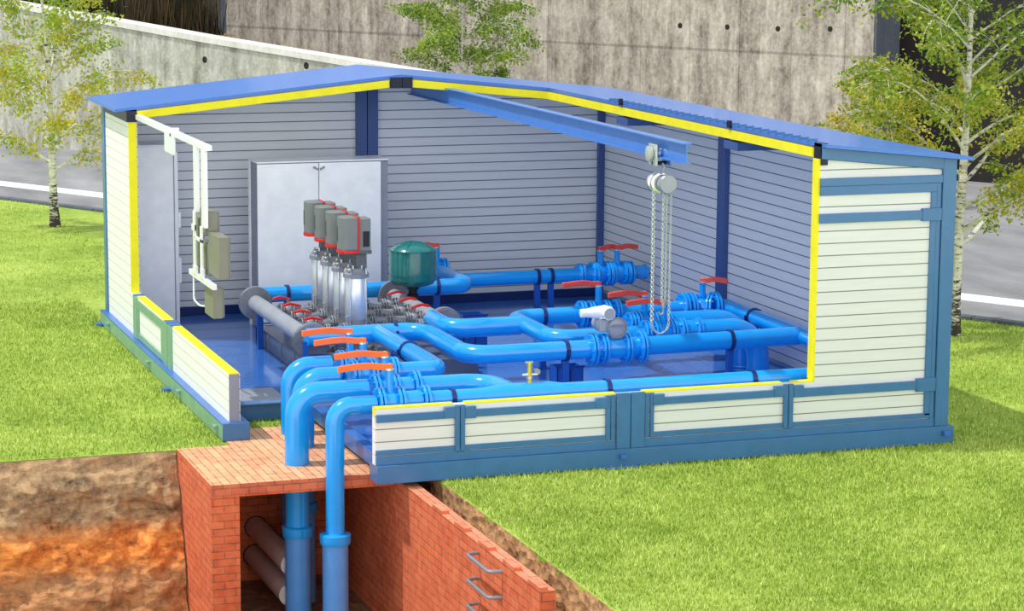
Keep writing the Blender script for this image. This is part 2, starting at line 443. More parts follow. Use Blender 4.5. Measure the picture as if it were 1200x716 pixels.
# right bank beside the brick wall
def bank(u, v):
    y = -9+u*11.2
    return ((-5.62-.02*v-(.16*v if y > -3.8 else .5*v*min(1, (-3.8-y)/1.5)+.16*v), y, -.012-1.9*v), (-1, 0, 0), min(1, v*8))
sheet('earth_bank_right', bank, 220, 44, .085, 'bank', 3.)
mb = MB(); mb.box(-14, -5.4, -9, 3.0, -1.75, -1.64); struct('pit_floor', mb, 'pitfloor', smooth=False)

# white roots hanging out of the bank
root_labels = ['pale branching root sticking out of the dark earth bank beside the brick wall end',
               'thin pale root hanging in the earth bank above the second wall rung']
for k, (y, z, ln) in enumerate([(-3.25, -.16, .24), (-2.2, -.2, .18)]):
    mb = MB(); r2 = random.Random(20+k)
    for q in range(3):
        p = Vector((-5.66, y+q*.05, z)); pts = [p]
        for _ in range(5):
            p = p+Vector((-.02+r2.uniform(-.01, .01), r2.uniform(-.035, .035), -ln/7+r2.uniform(-.02, .03))); pts.append(p)
        mb.tube(pts, [.007, .006, .005, .004, .003, .002], 6)
    tag(mb.build('root', 'bark'), root_labels[k], 'root', 'roots in the bank')

# brick chamber under the corner of the container
ch = thing('brick_chamber', 'red brick chamber in the pit under the cut front corner of the container', 'brick pit', (-6.9, 1.6, -1.64))
def mats_by_normal(o, tab, off=(0, 0, 0)):
    for p in o.data.polygons:
        n = p.normal; k = max(range(3), key=lambda i: abs(n[i])); p.material_index = tab[k]
def brickbox(name, b, parent, top='brick_cap', ymat='brick_y'):
    mb = MB(); mb.box(*b); o = mb.build(name, ['brick_x', ymat, top], parent, smooth=False)
    mats_by_normal(o, {0: 0, 1: 1, 2: 2}); return o
mb = MB(); mb.prism([(-7.78, .45), (-5.94, .45), (-5.94, 2.87), (-7.22, 2.87), (-7.22, 2.13), (-7.78, 2.13)], 2, -.105, 0.)
o = mb.build('cover_slab', ['brick_x', 'brick_edge', 'brick_top'], ch, smooth=False); mats_by_normal(o, {0: 0, 1: 1, 2: 2})
brickbox('ledge_course', (-7.76, -5.95, .48, .60, -.135, -.105), ch)
brickbox('pit_wall', (-7.78, -7.50, .47, 2.87, -1.64, -.105), ch)
brickbox('pit_wall', (-7.50, -5.95, 2.75, 2.87, -1.64, -.105), ch)
brickbox('pit_wall', (-5.95, -5.81, -3.76, 2.87, -1.64, -.05), ch)
# toothed projecting bricks along the wall top
for y in [-.95, -1.62, -2.3, -2.98, -3.62]:
    brickbox('top_brick', (-5.955, -5.88, y-.14, y+.14, -.05, -.018), ch)
# wall holes round the drains
for x, z in [(-6.82, -1.05), (-6.84, -1.36)]:
    mb = MB(); mb.lathe([(.114, 0), (.124, 0), (.124, .01), (.114, .01)], (x, 2.75, z), (0, -1, 0), caps=False)
    mb.build('drain_collar', 'black', ch)
# rungs
for k, (z, lab) in enumerate([(-.13, 'topmost'), (-.36, 'second'), (-.59, 'third'), (-.82, 'fourth'), (-1.05, 'lowest')]):
    t = MB(); y0, y1 = -2.18, -2.82
    pts = fillet([(-5.93, y0, z), (-6.07, y0-.02, z), (-6.07, y1+.02, z), (-5.93, y1, z)], .05, 5)
    t.tube(pts, .017, 10)
    tag(t.build('ladder_rung', 'galv'), 'grey steel ladder rung let into the sunlit brick wall, %s of the row' % lab, 'rung', 'ladder rungs on the brick wall')
# cast drain pipes coming through the back wall of the chamber
for x, z, w in [(-6.82, -1.05, 'upper'), (-6.84, -1.36, 'lower')]:
    mb = MB(); mb.tube([(x, 2.74, z), (x, 1.16, z)], .112, 28)
    tag(mb.build('drain_pipe', 'drain'), '%s grey drain pipe running out of the brick back wall of the pit' % w, 'pipe', 'grey drain pipes in the pit')

# road, line, kerb, retaining walls
mb = MB(); solid(mb, [rd(7.07, -50)[:2], rd(7.07, 24)[:2], rd(24, 24)[:2], rd(24, -50)[:2]], -.12, -.05)
struct('road', mb, 'asphalt', smooth=False)
mb = MB(); solid(mb, [rd(8.75, -50)[:2], rd(8.75, 24)[:2], rd(9.3, 24)[:2], rd(9.3, -50)[:2]], -.052, -.046)
tag(mb.build('road_line', 'white_line', smooth=False), 'broad white line painted along the near edge of the grey road', 'road marking')
mb = MB()
for i in range(58):
    s = -48+i*1.2
    a, b = s+.012, s+1.188
    solid(mb, [rd(7.03, a)[:2], rd(7.03, b)[:2], rd(7.2, b)[:2], rd(7.2, a)[:2]], -.2, .035)
struct('trim_1', mb, 'conc_blue', smooth=False)

def wall_run(name, pts, th, m, capm=None, zb=-.12):
    # pts: (s, ztop) along the road at a given offset
    off = pts[0][2]; mb = MB()
    vs = []
    for s, z, o_ in pts:
        for oo in (o_, o_+th):
            x, y, _ = rd(oo, s); vs += [(x, y, zb), (x, y, z)]
    n = len(pts); fs = []
    for i in range(n-1):
        a = i*4; b = a+4
        fs += [(a, b, b+1, a+1), (a+2, a+3, b+3, b+2), (a+1, b+1, b+3, a+3)]
    fs += [(0, 1, 3, 2), ((n-1)*4, (n-1)*4+2, (n-1)*4+3, (n-1)*4+1)]
    mb._add(vs, fs); return struct(name, mb, m, smooth=False)
def s_of(x, y): return NY*x-NX*y
p1 = [(-48, 4.9, 14.6), (s_of(-5.162, 36.176), 3.24, 14.6), (s_of(-1.511, 30.258), 2.64, 14.6), (s_of(1.013, 26.167), 2.28, 14.6), (-17.0, 1.87, 14.6)]
wall_run('retaining_wall', p1, .42, 'conc1')
wall_run('wall_coping', [(s, z+.09, 14.56) for s, z, o_ in p1], .5, 'conc_cap'); cop = bpy.data.objects['wall_coping']
# coping only: lift its underside
me = cop.data
for i in range(0, len(me.vertices), 2): me.vertices[i].co.z = me.vertices[i+1].co.z-.13
for k, (x, y, z) in enumerate([(-1.516, 30.266, 2.223), (.103, 27.643, 2.231), (-4.403, 34.947, 2.243)]):
    mb = MB(); mb.cyl((x-NX*.004, y-NY*.004, z), (x+NX*.05, y+NY*.05, z), .075, seg=18)
    tag(mb.build('formwork_hole', 'dark_recess'), kind='structure')
# bank of soil behind the low wall
mb = MB(); vs = [rd(15.03, -48, 4.1), rd(15.03, -29.5, 2.5), rd(18.5, -29.5, 2.5), rd(18.5, -48, 4.1)]
mb._add(vs, [(0, 1, 2, 3)]); struct('planted_bank', mb, 'bank', smooth=False)
# high board marked wall, a jamb at each end, dark sheets standing in for recess shade beyond
sL, sR = s_of(.98, 39.38), s_of(11.04, 23.06)
wall_run('high_wall', [(sL, 7.5, 21.5), (sR, 7.5, 21.5)], 1.0, 'conc2')
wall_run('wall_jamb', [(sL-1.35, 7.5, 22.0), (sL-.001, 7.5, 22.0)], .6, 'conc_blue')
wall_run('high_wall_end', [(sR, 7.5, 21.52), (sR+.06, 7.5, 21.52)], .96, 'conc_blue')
wall_run('recess_shade_wall', [(sR-.3, 7.5, 22.9), (22, 7.5, 22.9)], .4, 'dark_recess')
wall_run('recess_shade_wall_left', [(-58, 9, 24.0), (sL-1., 9, 24.0)], .4, 'dark_recess')
# tie holes in the high wall
for s, z in [(sR-1.05, 3.08), (sR-2.35, 3.04), (sR-4.9, 3.02), (sR-3.65, 3.03)]:
    x, y, _ = rd(21.5, s); mb = MB(); mb.cyl((x-NX*.004, y-NY*.004, z), (x+NX*.05, y+NY*.05, z), .06, seg=14)
    tag(mb.build('formwork_hole', 'dark_recess'), kind='structure')

# ------------------------------------------------------------------ trees
def tree(label, x, y, h, r0, crown0, spread, nleaf, leaf, seed, lean=(0, 0), name='birch_tree', leafsize=.05, nb=26, group='birch trees', dens=1.):
    r = random.Random(seed); root = thing(name, label, 'tree', (x, y, 0), group=group)
    tr = MB(); br = MB(); pts = []; n = 14
    for i in range(n+1):
        t = i/n
        pts.append(Vector((x+lean[0]*t+.05*sin(t*7+seed)*t, y+lean[1]*t+.05*cos(t*5+seed)*t, -.06+h*t)))
    rs = [r0*(1.25 if i == 0 else 1-.9*(i/n)**.8) for i in range(n+1)]
    tr.tube(pts, rs, 10)
    tips = []
    for k in range(nb):
        t = crown0+(1-crown0)*(k+.4*r.random())/nb*.97
        i = min(n-1, int(t*n)); p = pts[i].lerp(pts[i+1], t*n-i)
        a = k*2.4+r.uniform(-.5, .5)
        f = (t-crown0)/(1-crown0)
        ln = spread*(.62+.55*sin(pi*min(1, f*.85+.12)))*r.uniform(.75, 1.15)*(1-.45*f)
        d = Vector((cos(a), sin(a), .5+.5*f)).normalized(); q = p.copy(); seg = [q.copy()]
        for j in range(7):
            d = (d+Vector((r.uniform(-.16, .16), r.uniform(-.16, .16), .06-.045*j+r.uniform(-.08, .08)))).normalized()
            q = q+d*ln/7; seg.append(q.copy())
            if j >= 1:
                for _ in range(2):
                    e = (d+Vector((r.uniform(-.9, .9), r.uniform(-.9, .9), r.uniform(-.5, .5)))).normalized(); w = q.copy(); sub = [w.copy()]
                    sl = ln*.28*r.uniform(.6, 1.2)
                    for m_ in range(4):
                        e = (e+Vector((0, 0, -.13))).normalized(); w = w+e*sl/4; sub.append(w.copy()); tips.append((w.copy(), e.copy()))
                    br.tube(sub, [.006, .005, .004, .003, .002], 4, caps=False)
        tips.append((q.copy(), d.copy()))
        rb = rs[i]*.5; br.tube(seg, [max(.004, rb*(1-.12*j)) for j in range(len(seg))], 6)
    tr.build('trunk', 'bark', root); br.build('branches', 'bark', root)
    vs = []; fs = []; x0, y0 = x, y
    for _ in range(int(nleaf)):
        c, e = tips[r.randrange(len(tips))]
        g = lambda s: r.gauss(0, s)
        p = c+Vector((g(.075), g(.075), g(.06)-.03)); s_ = leafsize*r.uniform(.6, 1.15)
        u = Vector((g(1), g(1), g(.6)-.6)).normalized(); w = u.cross(Vector((g(1), g(1), g(1)))).normalized()
        i = len(vs); vs += [p, p+u*s_*.5+w*s_*.3, p+u*s_, p+u*s_*.5-w*s_*.3]; fs.append((i, i+1, i+2, i+3))
    me = bpy.data.meshes.new('foliage'); me.from_pydata([(v[0]-x0, v[1]-y0, v[2]) for v in vs], [], fs); me.materials.append(M[leaf])
    o = bpy.data.objects.new('foliage', me); COL.objects.link(o); o.parent = root
    return root
tree('slender white birch with sparse yellow green leaves on the lawn left of the container', -6.34, 20.07, 4.7, .09, .21, 1.7, 11500, 'leafL', 11, (-.1, .1), nb=24, leafsize=.08)
tree('tall birch with dense green and gold crown on the lawn right of the container', 3.27, 5.79, 5.9, .09, .2, 2.1, 30000, 'leafR', 5, (.25, .2), nb=44, leafsize=.075)
tree('young birch with light green crown before the high wall, above the roof ridge', 3.55, 27.6, 4.4, .05, .4, 1.6, 16000, 'leafG', 8, (0, 0), nb=26, leafsize=.08)
tree('small yellow green birch against the right end of the high wall', 9.0, 18.9, 2.6, .04, .3, 1.0, 6000, 'leafR', 14, (0, 0), nb=24, leafsize=.08)
# shrub on the bank and dry reeds
def shrub():
    r = random.Random(4); x, y, z = -3.3, 37.2, 3.0
    root = thing('shrub', 'low dense green shrub growing on the bank behind the low concrete wall', 'shrub', (x, y, z))
    mb = MB(); tips = []
    for k in range(46):
        a = r.uniform(0, 2*pi); q = Vector((x+r.uniform(-1.6, 1.6)*NY, y-r.uniform(-1.6, 1.6)*NX, z-.1)); d = Vector((cos(a)*.6, sin(a)*.6, 1)).normalized(); seg = [q.copy()]
        for j in range(5):
            d = (d+Vector((r.uniform(-.3, .3), r.uniform(-.3, .3), -.05))).normalized(); q = q+d*.2; seg.append(q.copy()); tips.append(q.copy())
        mb.tube(seg, [.014, .012, .01, .008, .006, .004], 5)
    mb.build('branches', 'bark', root)
    vs = []; fs = []
    for _ in range(11000):
        c = r.choice(tips); g = lambda s: r.gauss(0, s)
        p = c+Vector((g(.14), g(.14), g(.12))); u = Vector((g(1), g(1), g(1))).normalized(); w = u.cross(Vector((g(1), g(1), g(1)))).normalized()
        i = len(vs); s_ = .075; vs += [p, p+u*s_*.5+w*s_*.3, p+u*s_, p+u*s_*.5-w*s_*.3]; fs.append((i, i+1, i+2, i+3))
    m2 = MB(); m2._add(vs, fs); m2.build('foliage', 'leafG', root, smooth=False)
shrub()
def reeds():
    r = random.Random(6); vs = []; fs = []
    for _ in range(12000):
        s = r.uniform(-41, -29.7); off = r.uniform(15.4, 18.3); f = (s+48)/18.5
        z0 = 4.1-1.6*f-.05; x, y, _z = rd(off, s, 0); h = r.uniform(.8, 2.0); a = r.uniform(0, 2*pi); w = .014
        l = Vector((r.gauss(0, .16), r.gauss(0, .16), h)); i = len(vs)
        vs += [(x-w*cos(a), y-w*sin(a), z0), (x+w*cos(a), y+w*sin(a), z0), (x+l.x, y+l.y, z0+h)]; fs.append((i, i+1, i+2))
    m2 = MB(); m2._add(vs, fs)
    tag(m2.build('dry_reeds', 'reed', smooth=False), 'dry brown reeds standing on the bank left of the high wall', 'reeds', kind='stuff')
reeds()

# ------------------------------------------------------------------ the container building
BX, BY = -3.63, 4.93
bld = thing('container_building', 'white and blue modular pump house with its roof and near corner cut away', 'building', (BX, BY, 0))
def rz(x): return 3.375-.1015*abs(x+3.63)          # roof top surface
def B(name, m, *boxes, bevel=.004):
    mb = MB()
    for b in boxes: mb.box(*b)
    return mb.build(name, m, bld, smooth=bool(bevel), bevel=bevel)
XL, XR = -7.255, 0.
# base frame sills
B('base_sill', 'frame', (-6.255, XR, 0, .28, 0, .18))
B('base_sill', 'grass_tint', (XL, -6.97, 2.33, 9.90, 0, .168))
B('sill_end', 'frame', (XL-.002, -6.968, 2.322, 2.33, 0, .185))
B('sill_flange', 'base_top', (XL-.004, -6.97, 2.33, 9.90, .168, .185))
B('base_sill', 'frame', (-.28, XR, .28, 9.90, 0, .18))
B('base_sill', 'frame', (XL+.28, XR, 9.70, 9.90, 0, .18))
B('floor_beam', 'frame', (-6.97, -6.10, 3.25, 3.37, .0, .17), (-6.97, -6.10, 3.21, 3.40, .17, .19))
B('floor_beam', 'base_top', (-6.14, -6.02, .28, 3.25, .04, .185))
B('floor_plate', 'floor', (-6.97, -.17, 3.40, 9.74, .04, .08), (-6.06, -.17, .21, 3.40, .04, .08), bevel=0)
B('reflection_patch', 'floor_reflection', (-6.97, -6.2, 3.42, 4.55, .08, .088), bevel=0)  # thin grey sheet standing in for a grey reflection on the blue floor
B('skirting', 'navy', (-7.06, -.18, 9.68, 9.72, .08, .20), (-.20, -.17, .2, 9.7, .08, .16))
# lugs and bolts on the sills
for x in (-3.72, -.1):
    B('lifting_bolt', 'base_top', (x-.035, x+.035, -.05, 0, .085, .135))
B('foot_plate', 'frame', (-3.92, -3.56, -.07, .02, -.01, .012))
for y in (9.75, 5.15): B('foot_plate', 'base_top', (-7.34, -7.2, y-.07, y+.07, -.01, .03))
for y in (9.2, 6.4, 4.55, 2.6): B('lifting_bolt', 'grass_tint', (-7.30, -7.255, y-.05, y+.05, .08, .12))
# wall panels
TW, TL = .125, .085
mb = MB(); mb.prism([(-6.255, .18), (-.08, .18), (-.08, rz(-.08)-.16), (-1.60, rz(-1.60)-.16), (-1.60, .728), (-6.255, .728)], 1, .06, .06+TL)
mb.prism([(-1.60, .18), (-.08, .18), (-.08, rz(-.08)-.16), (-1.60, rz(-1.60)-.16)], 1, .06+TL, .06+TW); mb.build('front_wall_panel', 'wall_out', bld, smooth=False)
mb = MB(); mb.box(-7.17, -7.06, 2.40, 8.04, .18, .69); o = mb.build('left_wall_panel', ['wall_left', 'wall_in'], bld, smooth=False)
mb = MB(); mb.box(-7.17, -7.06, 8.05, 9.86, .18, rz(-7.17)-.05); mb.build('left_wall_panel', 'wall_left', bld, smooth=False)
mb = MB(); mb.box(-7.058, -7.05, 2.40, 9.74, .10, .69); mb.box(-7.058, -7.05, 8.05, 9.74, .69, rz(-7.17)-.16); mb.build('wall_lining', 'wall_in', bld, smooth=False)
mb = MB(); mb.prism([(-7.17, .18), (-.08, .18), (-.08, rz(-.08)-.05), (-3.63, rz(-3.63)-.05), (-7.17, rz(-7.17)-.05)], 1, 9.72, 9.86); mb.build('back_wall_panel', 'wall_in', bld, smooth=False)
mb = MB(); mb.box(-.17, -.06, .21, 9.72, .10, rz(-.17)-.10); mb.build('right_wall_panel', 'wall_in', bld, smooth=False)
mb = MB(); mb.box(-.06, -.05, .06, 9.86, .18, rz(-.05)-.06); mb.build('wall_cladding', 'wall_out', bld, smooth=False)
# grey end section of the low left wall
B('wall_end_section', 'cab_dark', (-7.168, -7.062, 2.385, 2.40, .18, .69), bevel=0)
# yellow insulation showing along every cut
Y_ = 'yellow'
B('cut_insulation', Y_, (-7.165, -7.065, 2.39, 5.37, .69, .706), bevel=0)
B('cut_insulation', Y_, (-7.165, -7.065, 5.78, 7.66, .69, .706), bevel=0)
B('cut_insulation', Y_, (-7.165, -7.065, 8.028, 8.05, .69, rz(-7.17)-.16), bevel=0)
B('cut_insulation', Y_, (-6.26, -5.47, .058, .06+TL, .728, .742), bevel=0)
B('cut_insulation', Y_, (-5.35, -3.78, .058, .06+TL, .728, .742), bevel=0)
B('cut_insulation', Y_, (-3.48, -1.96, .058, .06+TL, .728, .742), bevel=0)
B('cut_insulation', Y_, (-1.84, -1.60, .058, .06+TL, .728, .742), bevel=0)
B('cut_insulation', Y_, (-6.262, -6.255, .06, .06+TL, .66, .742), bevel=0)
B('cut_insulation', Y_, (-1.622, -1.60, .058, .06+TW, .745, rz(-1.6)-.16), bevel=0)
B('cut_edge_trim', 'wall_left', (-6.263, -6.255, .06, .06+TL, .18, .66), bevel=0)
# roof: sheet, panel below it, insulation on the cut
def roof_sheet(x0, x1, y0, y1, name='roof_sheet', t0=0., t1=.035, m='roof'):
    xs = [x0]+([-3.63] if x0 < -3.63 < x1 else [])+[x1]
    poly = [(x, rz(x)-t0) for x in xs]+[(x, rz(x)-t1) for x in reversed(xs)]
    mb = MB(); mb.prism(poly, 1, y0, y1); return mb.build(name, m, bld, smooth=False)
roof_sheet(-7.33, -1.60, 8.04, 10.15); roof_sheet(-1.60, .085, -.06, 10.15)
roof_sheet(-7.06, -1.60, 8.06, 9.72, 'ceiling_panel', .05, .155, 'wall_in'); roof_sheet(-1.58, -.17, .21, 9.72, 'ceiling_panel', .05, .155, 'wall_in')
roof_sheet(-7.06, -3.79, 8.03, 8.06, 'cut_insulation', .055, .15, Y_); roof_sheet(-3.495, -1.60, 8.03, 8.06, 'cut_insulation', .055, .15, Y_)
mb = MB(); mb.box(-1.61, -1.58, .22, 8.03, rz(-1.6)-.15, rz(-1.6)-.055); mb.build('cut_insulation', Y_, bld, smooth=False)
roof_sheet(-7.06, -1.60, 8.035, 8.06, 'roof_batten', .035, .055, 'skid')
mb = MB(); mb.box(-1.605, -1.58, .22, 8.03, rz(-1.6)-.055, rz(-1.6)-.035); mb.build('roof_batten', 'skid', bld, smooth=False)
# standing ribs of the profiled sheet showing on the long cut
for i in range(30):
    y = .35+i*.19; B('sheet_rib', 'frame', (-1.606, -1.5, y-.012, y+.012, rz(-1.6)-.01, rz(-1.6)+.022), bevel=0)
# cut ends of the frame beams
def ibeam(mb, x0, x1, z0, z1, y0, y1, t=.012):
    mb.box(x0, x1, y0, y1, z0, z0+t); mb.box(x0, x1, y0, y1, z1-t, z1); xm = (x0+x1)/2; mb.box(xm-t/2, xm+t/2, y0, y1, z0+t, z1-t)
for x0, x1 in ((-3.775, -3.64), (-3.62, -3.485)):
    B('ridge_beam', 'dark_end', (x0, x1, 8.0, 9.72, 3.20, 3.34))
B('eave_beam', 'dark_end', (-7.19, -7.06, 8.0, 9.72, 2.84, 2.975)); B('eave_beam', 'dark_end', (-1.60, -1.53, .03, .21, 2.95, 3.17))
for y in (5.45, 2.25): B('purlin', 'frame_in', (-1.60, -.18, y-.18, y+.18, 2.90, 2.99))
for y in (5.45, 2.25): B('purlin_clip', 'dark_end', (-1.64, -1.6, y-.03, y+.03, 3.14, 3.22))
# front frame members
F = .022
def FB(name, *bs, m='frame'):
    for a, b, c, d, e in bs: B(name, m, (a, b, .06-F-e, .061, c, d))
mb = MB(); mb.prism([(-1.60, rz(-1.60)-.155), (-.215, rz(-.215)-.155), (-.215, rz(-.215)-.04), (-1.60, rz(-1.6)-.04)], 1, .02, .061)
mb.build('gable_fascia', 'frame', bld, bevel=.004)
mb = MB(); mb.prism([(-.215, .18), (-.06, .18), (-.06, rz(-.06)-.04), (-.215, rz(-.215)-.04)], 1, .02, .13); mb.build('corner_column', 'frame', bld, bevel=.006)
FB('frame_rail', (-1.60, -.215, 2.735, 2.815, .012), (-1.60, -.27, 2.64, 2.735, 0), (-.27, -.222, .25, 2.735, 0), (-.335, -.27, .30, 2.64, 0))
FB('frame_rail', (-1.60, -.27, 2.36, 2.455, .014)); FB('rail_bracket', (-.44, -.22, 2.345, 2.475, .022))
FB('frame_rail', (-1.84, -.27, .585, .675, .014)); FB('rail_bracket', (-.44, -.22, .56, .70, .022))
FB('frame_rail', (-6.25, -5.46, .60, .675, .01), (-5.36, -3.88, .60, .675, .01), (-3.38, -1.95, .60, .675, .01))
FB('bottom_rail', (-6.255, -3.78, .18, .262, .004), (-3.48, -.215, .18, .262, .004))
FB('bottom_rail', (-6.255, -3.87, .27, .325, 0), (-3.39, -.27, .27, .325, 0))
FB('mullion', (-5.46, -5.415, .27, .725, .014), (-5.405, -5.36, .27, .725, .014)); FB('mullion', (-1.95, -1.905, .27, .725, .014), (-1.895, -1.845, .27, .725, .014))
FB('rail_bracket', (-5.57, -5.46, .605, .715, .022), (-5.36, -5.25, .59, .71, .022)); FB('rail_bracket', (-2.06, -1.95, .605, .715, .022), (-1.845, -1.735, .59, .71, .022))
FB('joint_column', (-3.78, -3.634, .18, .742, .02)); FB('joint_column', (-3.626, -3.48, .18, .742, .02))
FB('mullion', (-3.89, -3.845, .27, .725, .006), (-3.835, -3.79, .27, .725, 0), (-3.47, -3.425, .27, .725, 0), (-3.415, -3.375, .27, .725, .006))
FB('rail_bracket', (-4.0, -3.88, .60, .71, .02), (-3.39, -3.27, .60, .71, .02))
# left frame members
def LB(name, m, *bs, bev=.004): [B(name, m, (-7.17-e, -7.165, a, b, c, d), bevel=bev) for a, b, c, d, e in bs]
LB('corner_column', 'frame', (9.70, 9.88, .18, rz(-7.2)-.04, .02)); LB('post', 'grass_tint', (7.56, 7.80, .18, .70, .022))
LB('window_frame', 'grass_tint', (5.86, 7.56, .57, .68, .016), (5.86, 7.56, .19, .27, .016), (5.86, 6.02, .27, .57, .016), (7.46, 7.56, .27, .57, .016))
LB('post', 'grass_tint', (5.62, 5.84, .18, .70, .022)); LB('post', 'grass_tint', (5.38, 5.58, .18, .70, .022))
B('post_head', 'base_top', (-7.19, -7.06, 7.68, 7.80, .69, .715)); B('post_head', 'base_top', (-7.19, -7.06, 5.60, 5.76, .69, .715)); B('post_head', 'base_top', (-7.19, -7.06, 5.39, 5.56, .69, .715))
# inner columns
B('inner_column', 'frame_in', (-3.78, -3.636, 9.64, 9.72, .08, 3.2)); B('inner_column', 'frame_in', (-3.624, -3.48, 9.64, 9.72, .08, 3.2))
B('inner_column', 'frame_in', (-.26, -.17, 9.64, 9.72, .08, 2.9)); B('inner_column', 'frame_in', (-.24, -.17, 5.40, 5.62, .08, 2.85))

# ------------------------------------------------------------------ pipework
ZP = .70
def flange(name, parent, p, ax, r, m='pipe', t=.026, n=2, gap=.014, bolts=8):
    # a pair of bolted discs round a pipe at p, along ax
    p = Vector(p); d = Vector(ax).normalized(); u = d.orthogonal().normalized(); w = d.cross(u)
    mb = MB(); tot = n*t+(n-1)*gap
    for i in range(n):
        a = -tot/2+i*(t+gap)
        mb.lathe([(r*.5, a), (r, a), (r+.002, a+.004), (r+.002, a+t-.004), (r, a+t), (r*.5, a+t)], p, d, 30, caps=True)
    for i in range(bolts):
        q = p+(u*cos(2*pi*i/bolts)+w*sin(2*pi*i/bolts))*r*.84
        mb.cyl(q-d*(tot/2+.02), q+d*(tot/2+.02), .011, seg=6)
    return mb.build(name, m, parent)
def collar(name, parent, p, ax, r, h, m):
    mb = MB(); mb.lathe([(r*.8, -h/2), (r, -h/2), (r, h/2), (r*.8, h/2)], p, ax, 28, caps=False); return mb.build(name, m, parent)
def pipe(name, label, path, r, bend=.2, m='pipe', flanges=(), group='blue water pipes', rprof=None, cat='pipe', extra=None):
    base = path[0]; t = thing(name, label, cat, (base[0], base[1], .08 if base[2] > 0 else base[2]), group=group)
    pts = fillet(path, bend) if len(path) > 2 else [Vector(p) for p in path]
    mb = MB(); mb.tube(pts, r, 28); mb.build('tube', m, t)
    for f in flanges:
        p, ax, fr = f[:3]; flange('flange', t, p, ax, fr, m, n=f[3] if len(f) > 3 else 2)
    return t
X_ = (1, 0, 0); Yx = (0, 1, 0); Zx = (0, 0, 1)
G_R = 'risers from the pit'
YA, YB, YC, YD4 = .45, 1.10, 1.85, 2.5

def riser(x, y, r, zf, xe, label, rs):
    t = thing('riser_pipe', label, 'pipe', (x, y, -1.64), group=G_R)
    mb = MB(); mb.tube(fillet([(x, y, zf), (x, y, ZP), (xe, y, ZP)], r*1.75, 14), r, 30); mb.build('tube', 'pipe', t)
    mb = MB(); mb.lathe([(r*.9, -1.64), (rs, -1.64), (rs, zf-.03), (rs*1.05, zf), (r*1.0, zf)], (x, y, 0), seg=30); mb.build('sleeve', 'sleeve', t)
    mb = MB(); mb.lathe([(rs, -.07), (rs*1.14, -.065), (rs*1.2, -.04), (rs*1.2, -.01), (rs*1.2, .03), (rs*1.1, .04), (r, .045)], (x, y, zf), seg=30, caps=False)
    mb.build('socket_ring', 'pipe', t); return t
riser(-6.77, YB, .122, -.67, -6.05, 'thick blue riser pipe standing through the light brick slab, bending into the second valve', .132)
riser(-6.56, YA-.02, .092, -.60, -6.15, 'slimmer blue riser pipe nearest the viewer, passing in front of the brick slab edge', .128)
riser(-6.52, YC, .118, -.62, -6.15, 'blue riser pipe standing right behind the thick riser on the brick slab', .125)
riser(-6.48, YD4, .112, -.60, -6.05, 'rearmost blue riser pipe bending over beside the grey pump skid', .12)

# horizontal runs
pts = [(-5.65, YA, ZP), (-5.05, YA, ZP), (-4.85, YA+.0, ZP), (-4.35, YA, ZP), (-4.2, YA, ZP), (-.18, YA, ZP)]
t = pipe('water_pipe', 'long blue pipe running just behind the front wall to the right hand wall', [pts[0], pts[-1]], .095)
o = [c for c in t.children if c.name.startswith('tube')][0]; bpy.data.objects.remove(o)
mb = MB(); mb.tube(pts, [.095, .095, .122, .122, .098, .098], 30); mb.build('tube', 'pipe', t)
flange('flange', t, (-5.64, YA, ZP), X_, .155)
pipe('water_pipe', 'short blue pipe curving forward from the second valve into the long front pipe', [(-5.55, YB, ZP), (-4.78, YB, ZP), (-4.72, YA+.05, ZP)], .115, .32, flanges=[((-5.54, YB, ZP), X_, .175)])
pipe('water_pipe', 'blue pipe turning back in a sharp bend from the third valve towards the rear', [(-5.55, YC+.1, ZP), (-5.02, YC+.1, ZP), (-5.02, 4.28, ZP)], .105, .17, flanges=[((-5.52, YC+.1, ZP), X_, .165)])
pipe('water_pipe', 'short blue pipe between the rearmost riser and the grey suction pipe', [(-5.95, YD4, ZP), (-5.55, YD4, ZP), (-5.55, 3.1, .5)], .085, .15, flanges=[((-5.75, YD4, ZP), X_, .15)])
t = pipe('water_pipe', 'long blue pipe stepping forward in front of the pumps and carrying the flow meter', [(-5.88, 4.22, ZP), (-4.48, 4.3, ZP), (-4.48, 2.62, ZP), (-3.06, 2.62, ZP)], .105, .3, flanges=[((-3.05, 2.62, ZP), X_, .175)])
pipe('water_pipe', 'straight blue pipe from the flow meter to the pipe along the right wall', [(-2.45, 2.62, ZP), (-.48, 2.72, ZP)], .105, flanges=[((-2.47, 2.62, ZP), X_, .175)])
pipe('water_pipe', 'blue pipe running from the grey delivery pipe end to the diagonal crossing', [(-4.15, 5.0, ZP), (-4.15, 4.3, ZP), (-3.30, 4.3, ZP)], .112, .22)
pipe('water_pipe', 'Z shaped blue pipe crossing the middle of the room behind the flow meter', [(-2.32, 4.8, ZP), (-3.24, 4.8, ZP), (-3.24, 3.33, ZP), (-2.12, 3.33, ZP)], .1, .24, flanges=[((-2.34, 4.8, ZP), X_, .165), ((-2.12, 3.33, ZP), X_, .155)])
pipe('water_pipe', 'blue pipe piece between the two valves behind the chain hoist', [(-1.95, 4.8, ZP), (-.92, 4.85, ZP)], .098, flanges=[((-1.90, 4.8, ZP), X_, .165), ((-1.0, 4.85, ZP), X_, .19), ((-.90, 4.85, ZP), X_, .19)])
pipe('water_pipe', 'blue pipe sloping forward along the right hand wall to the cut edge', [(-.60, 4.85, ZP), (-.44, 4.85, ZP), (-.44, .9, ZP), (-.18, .9, ZP)], .098, .16, flanges=[((-.585, 4.85, ZP), X_, .19)])
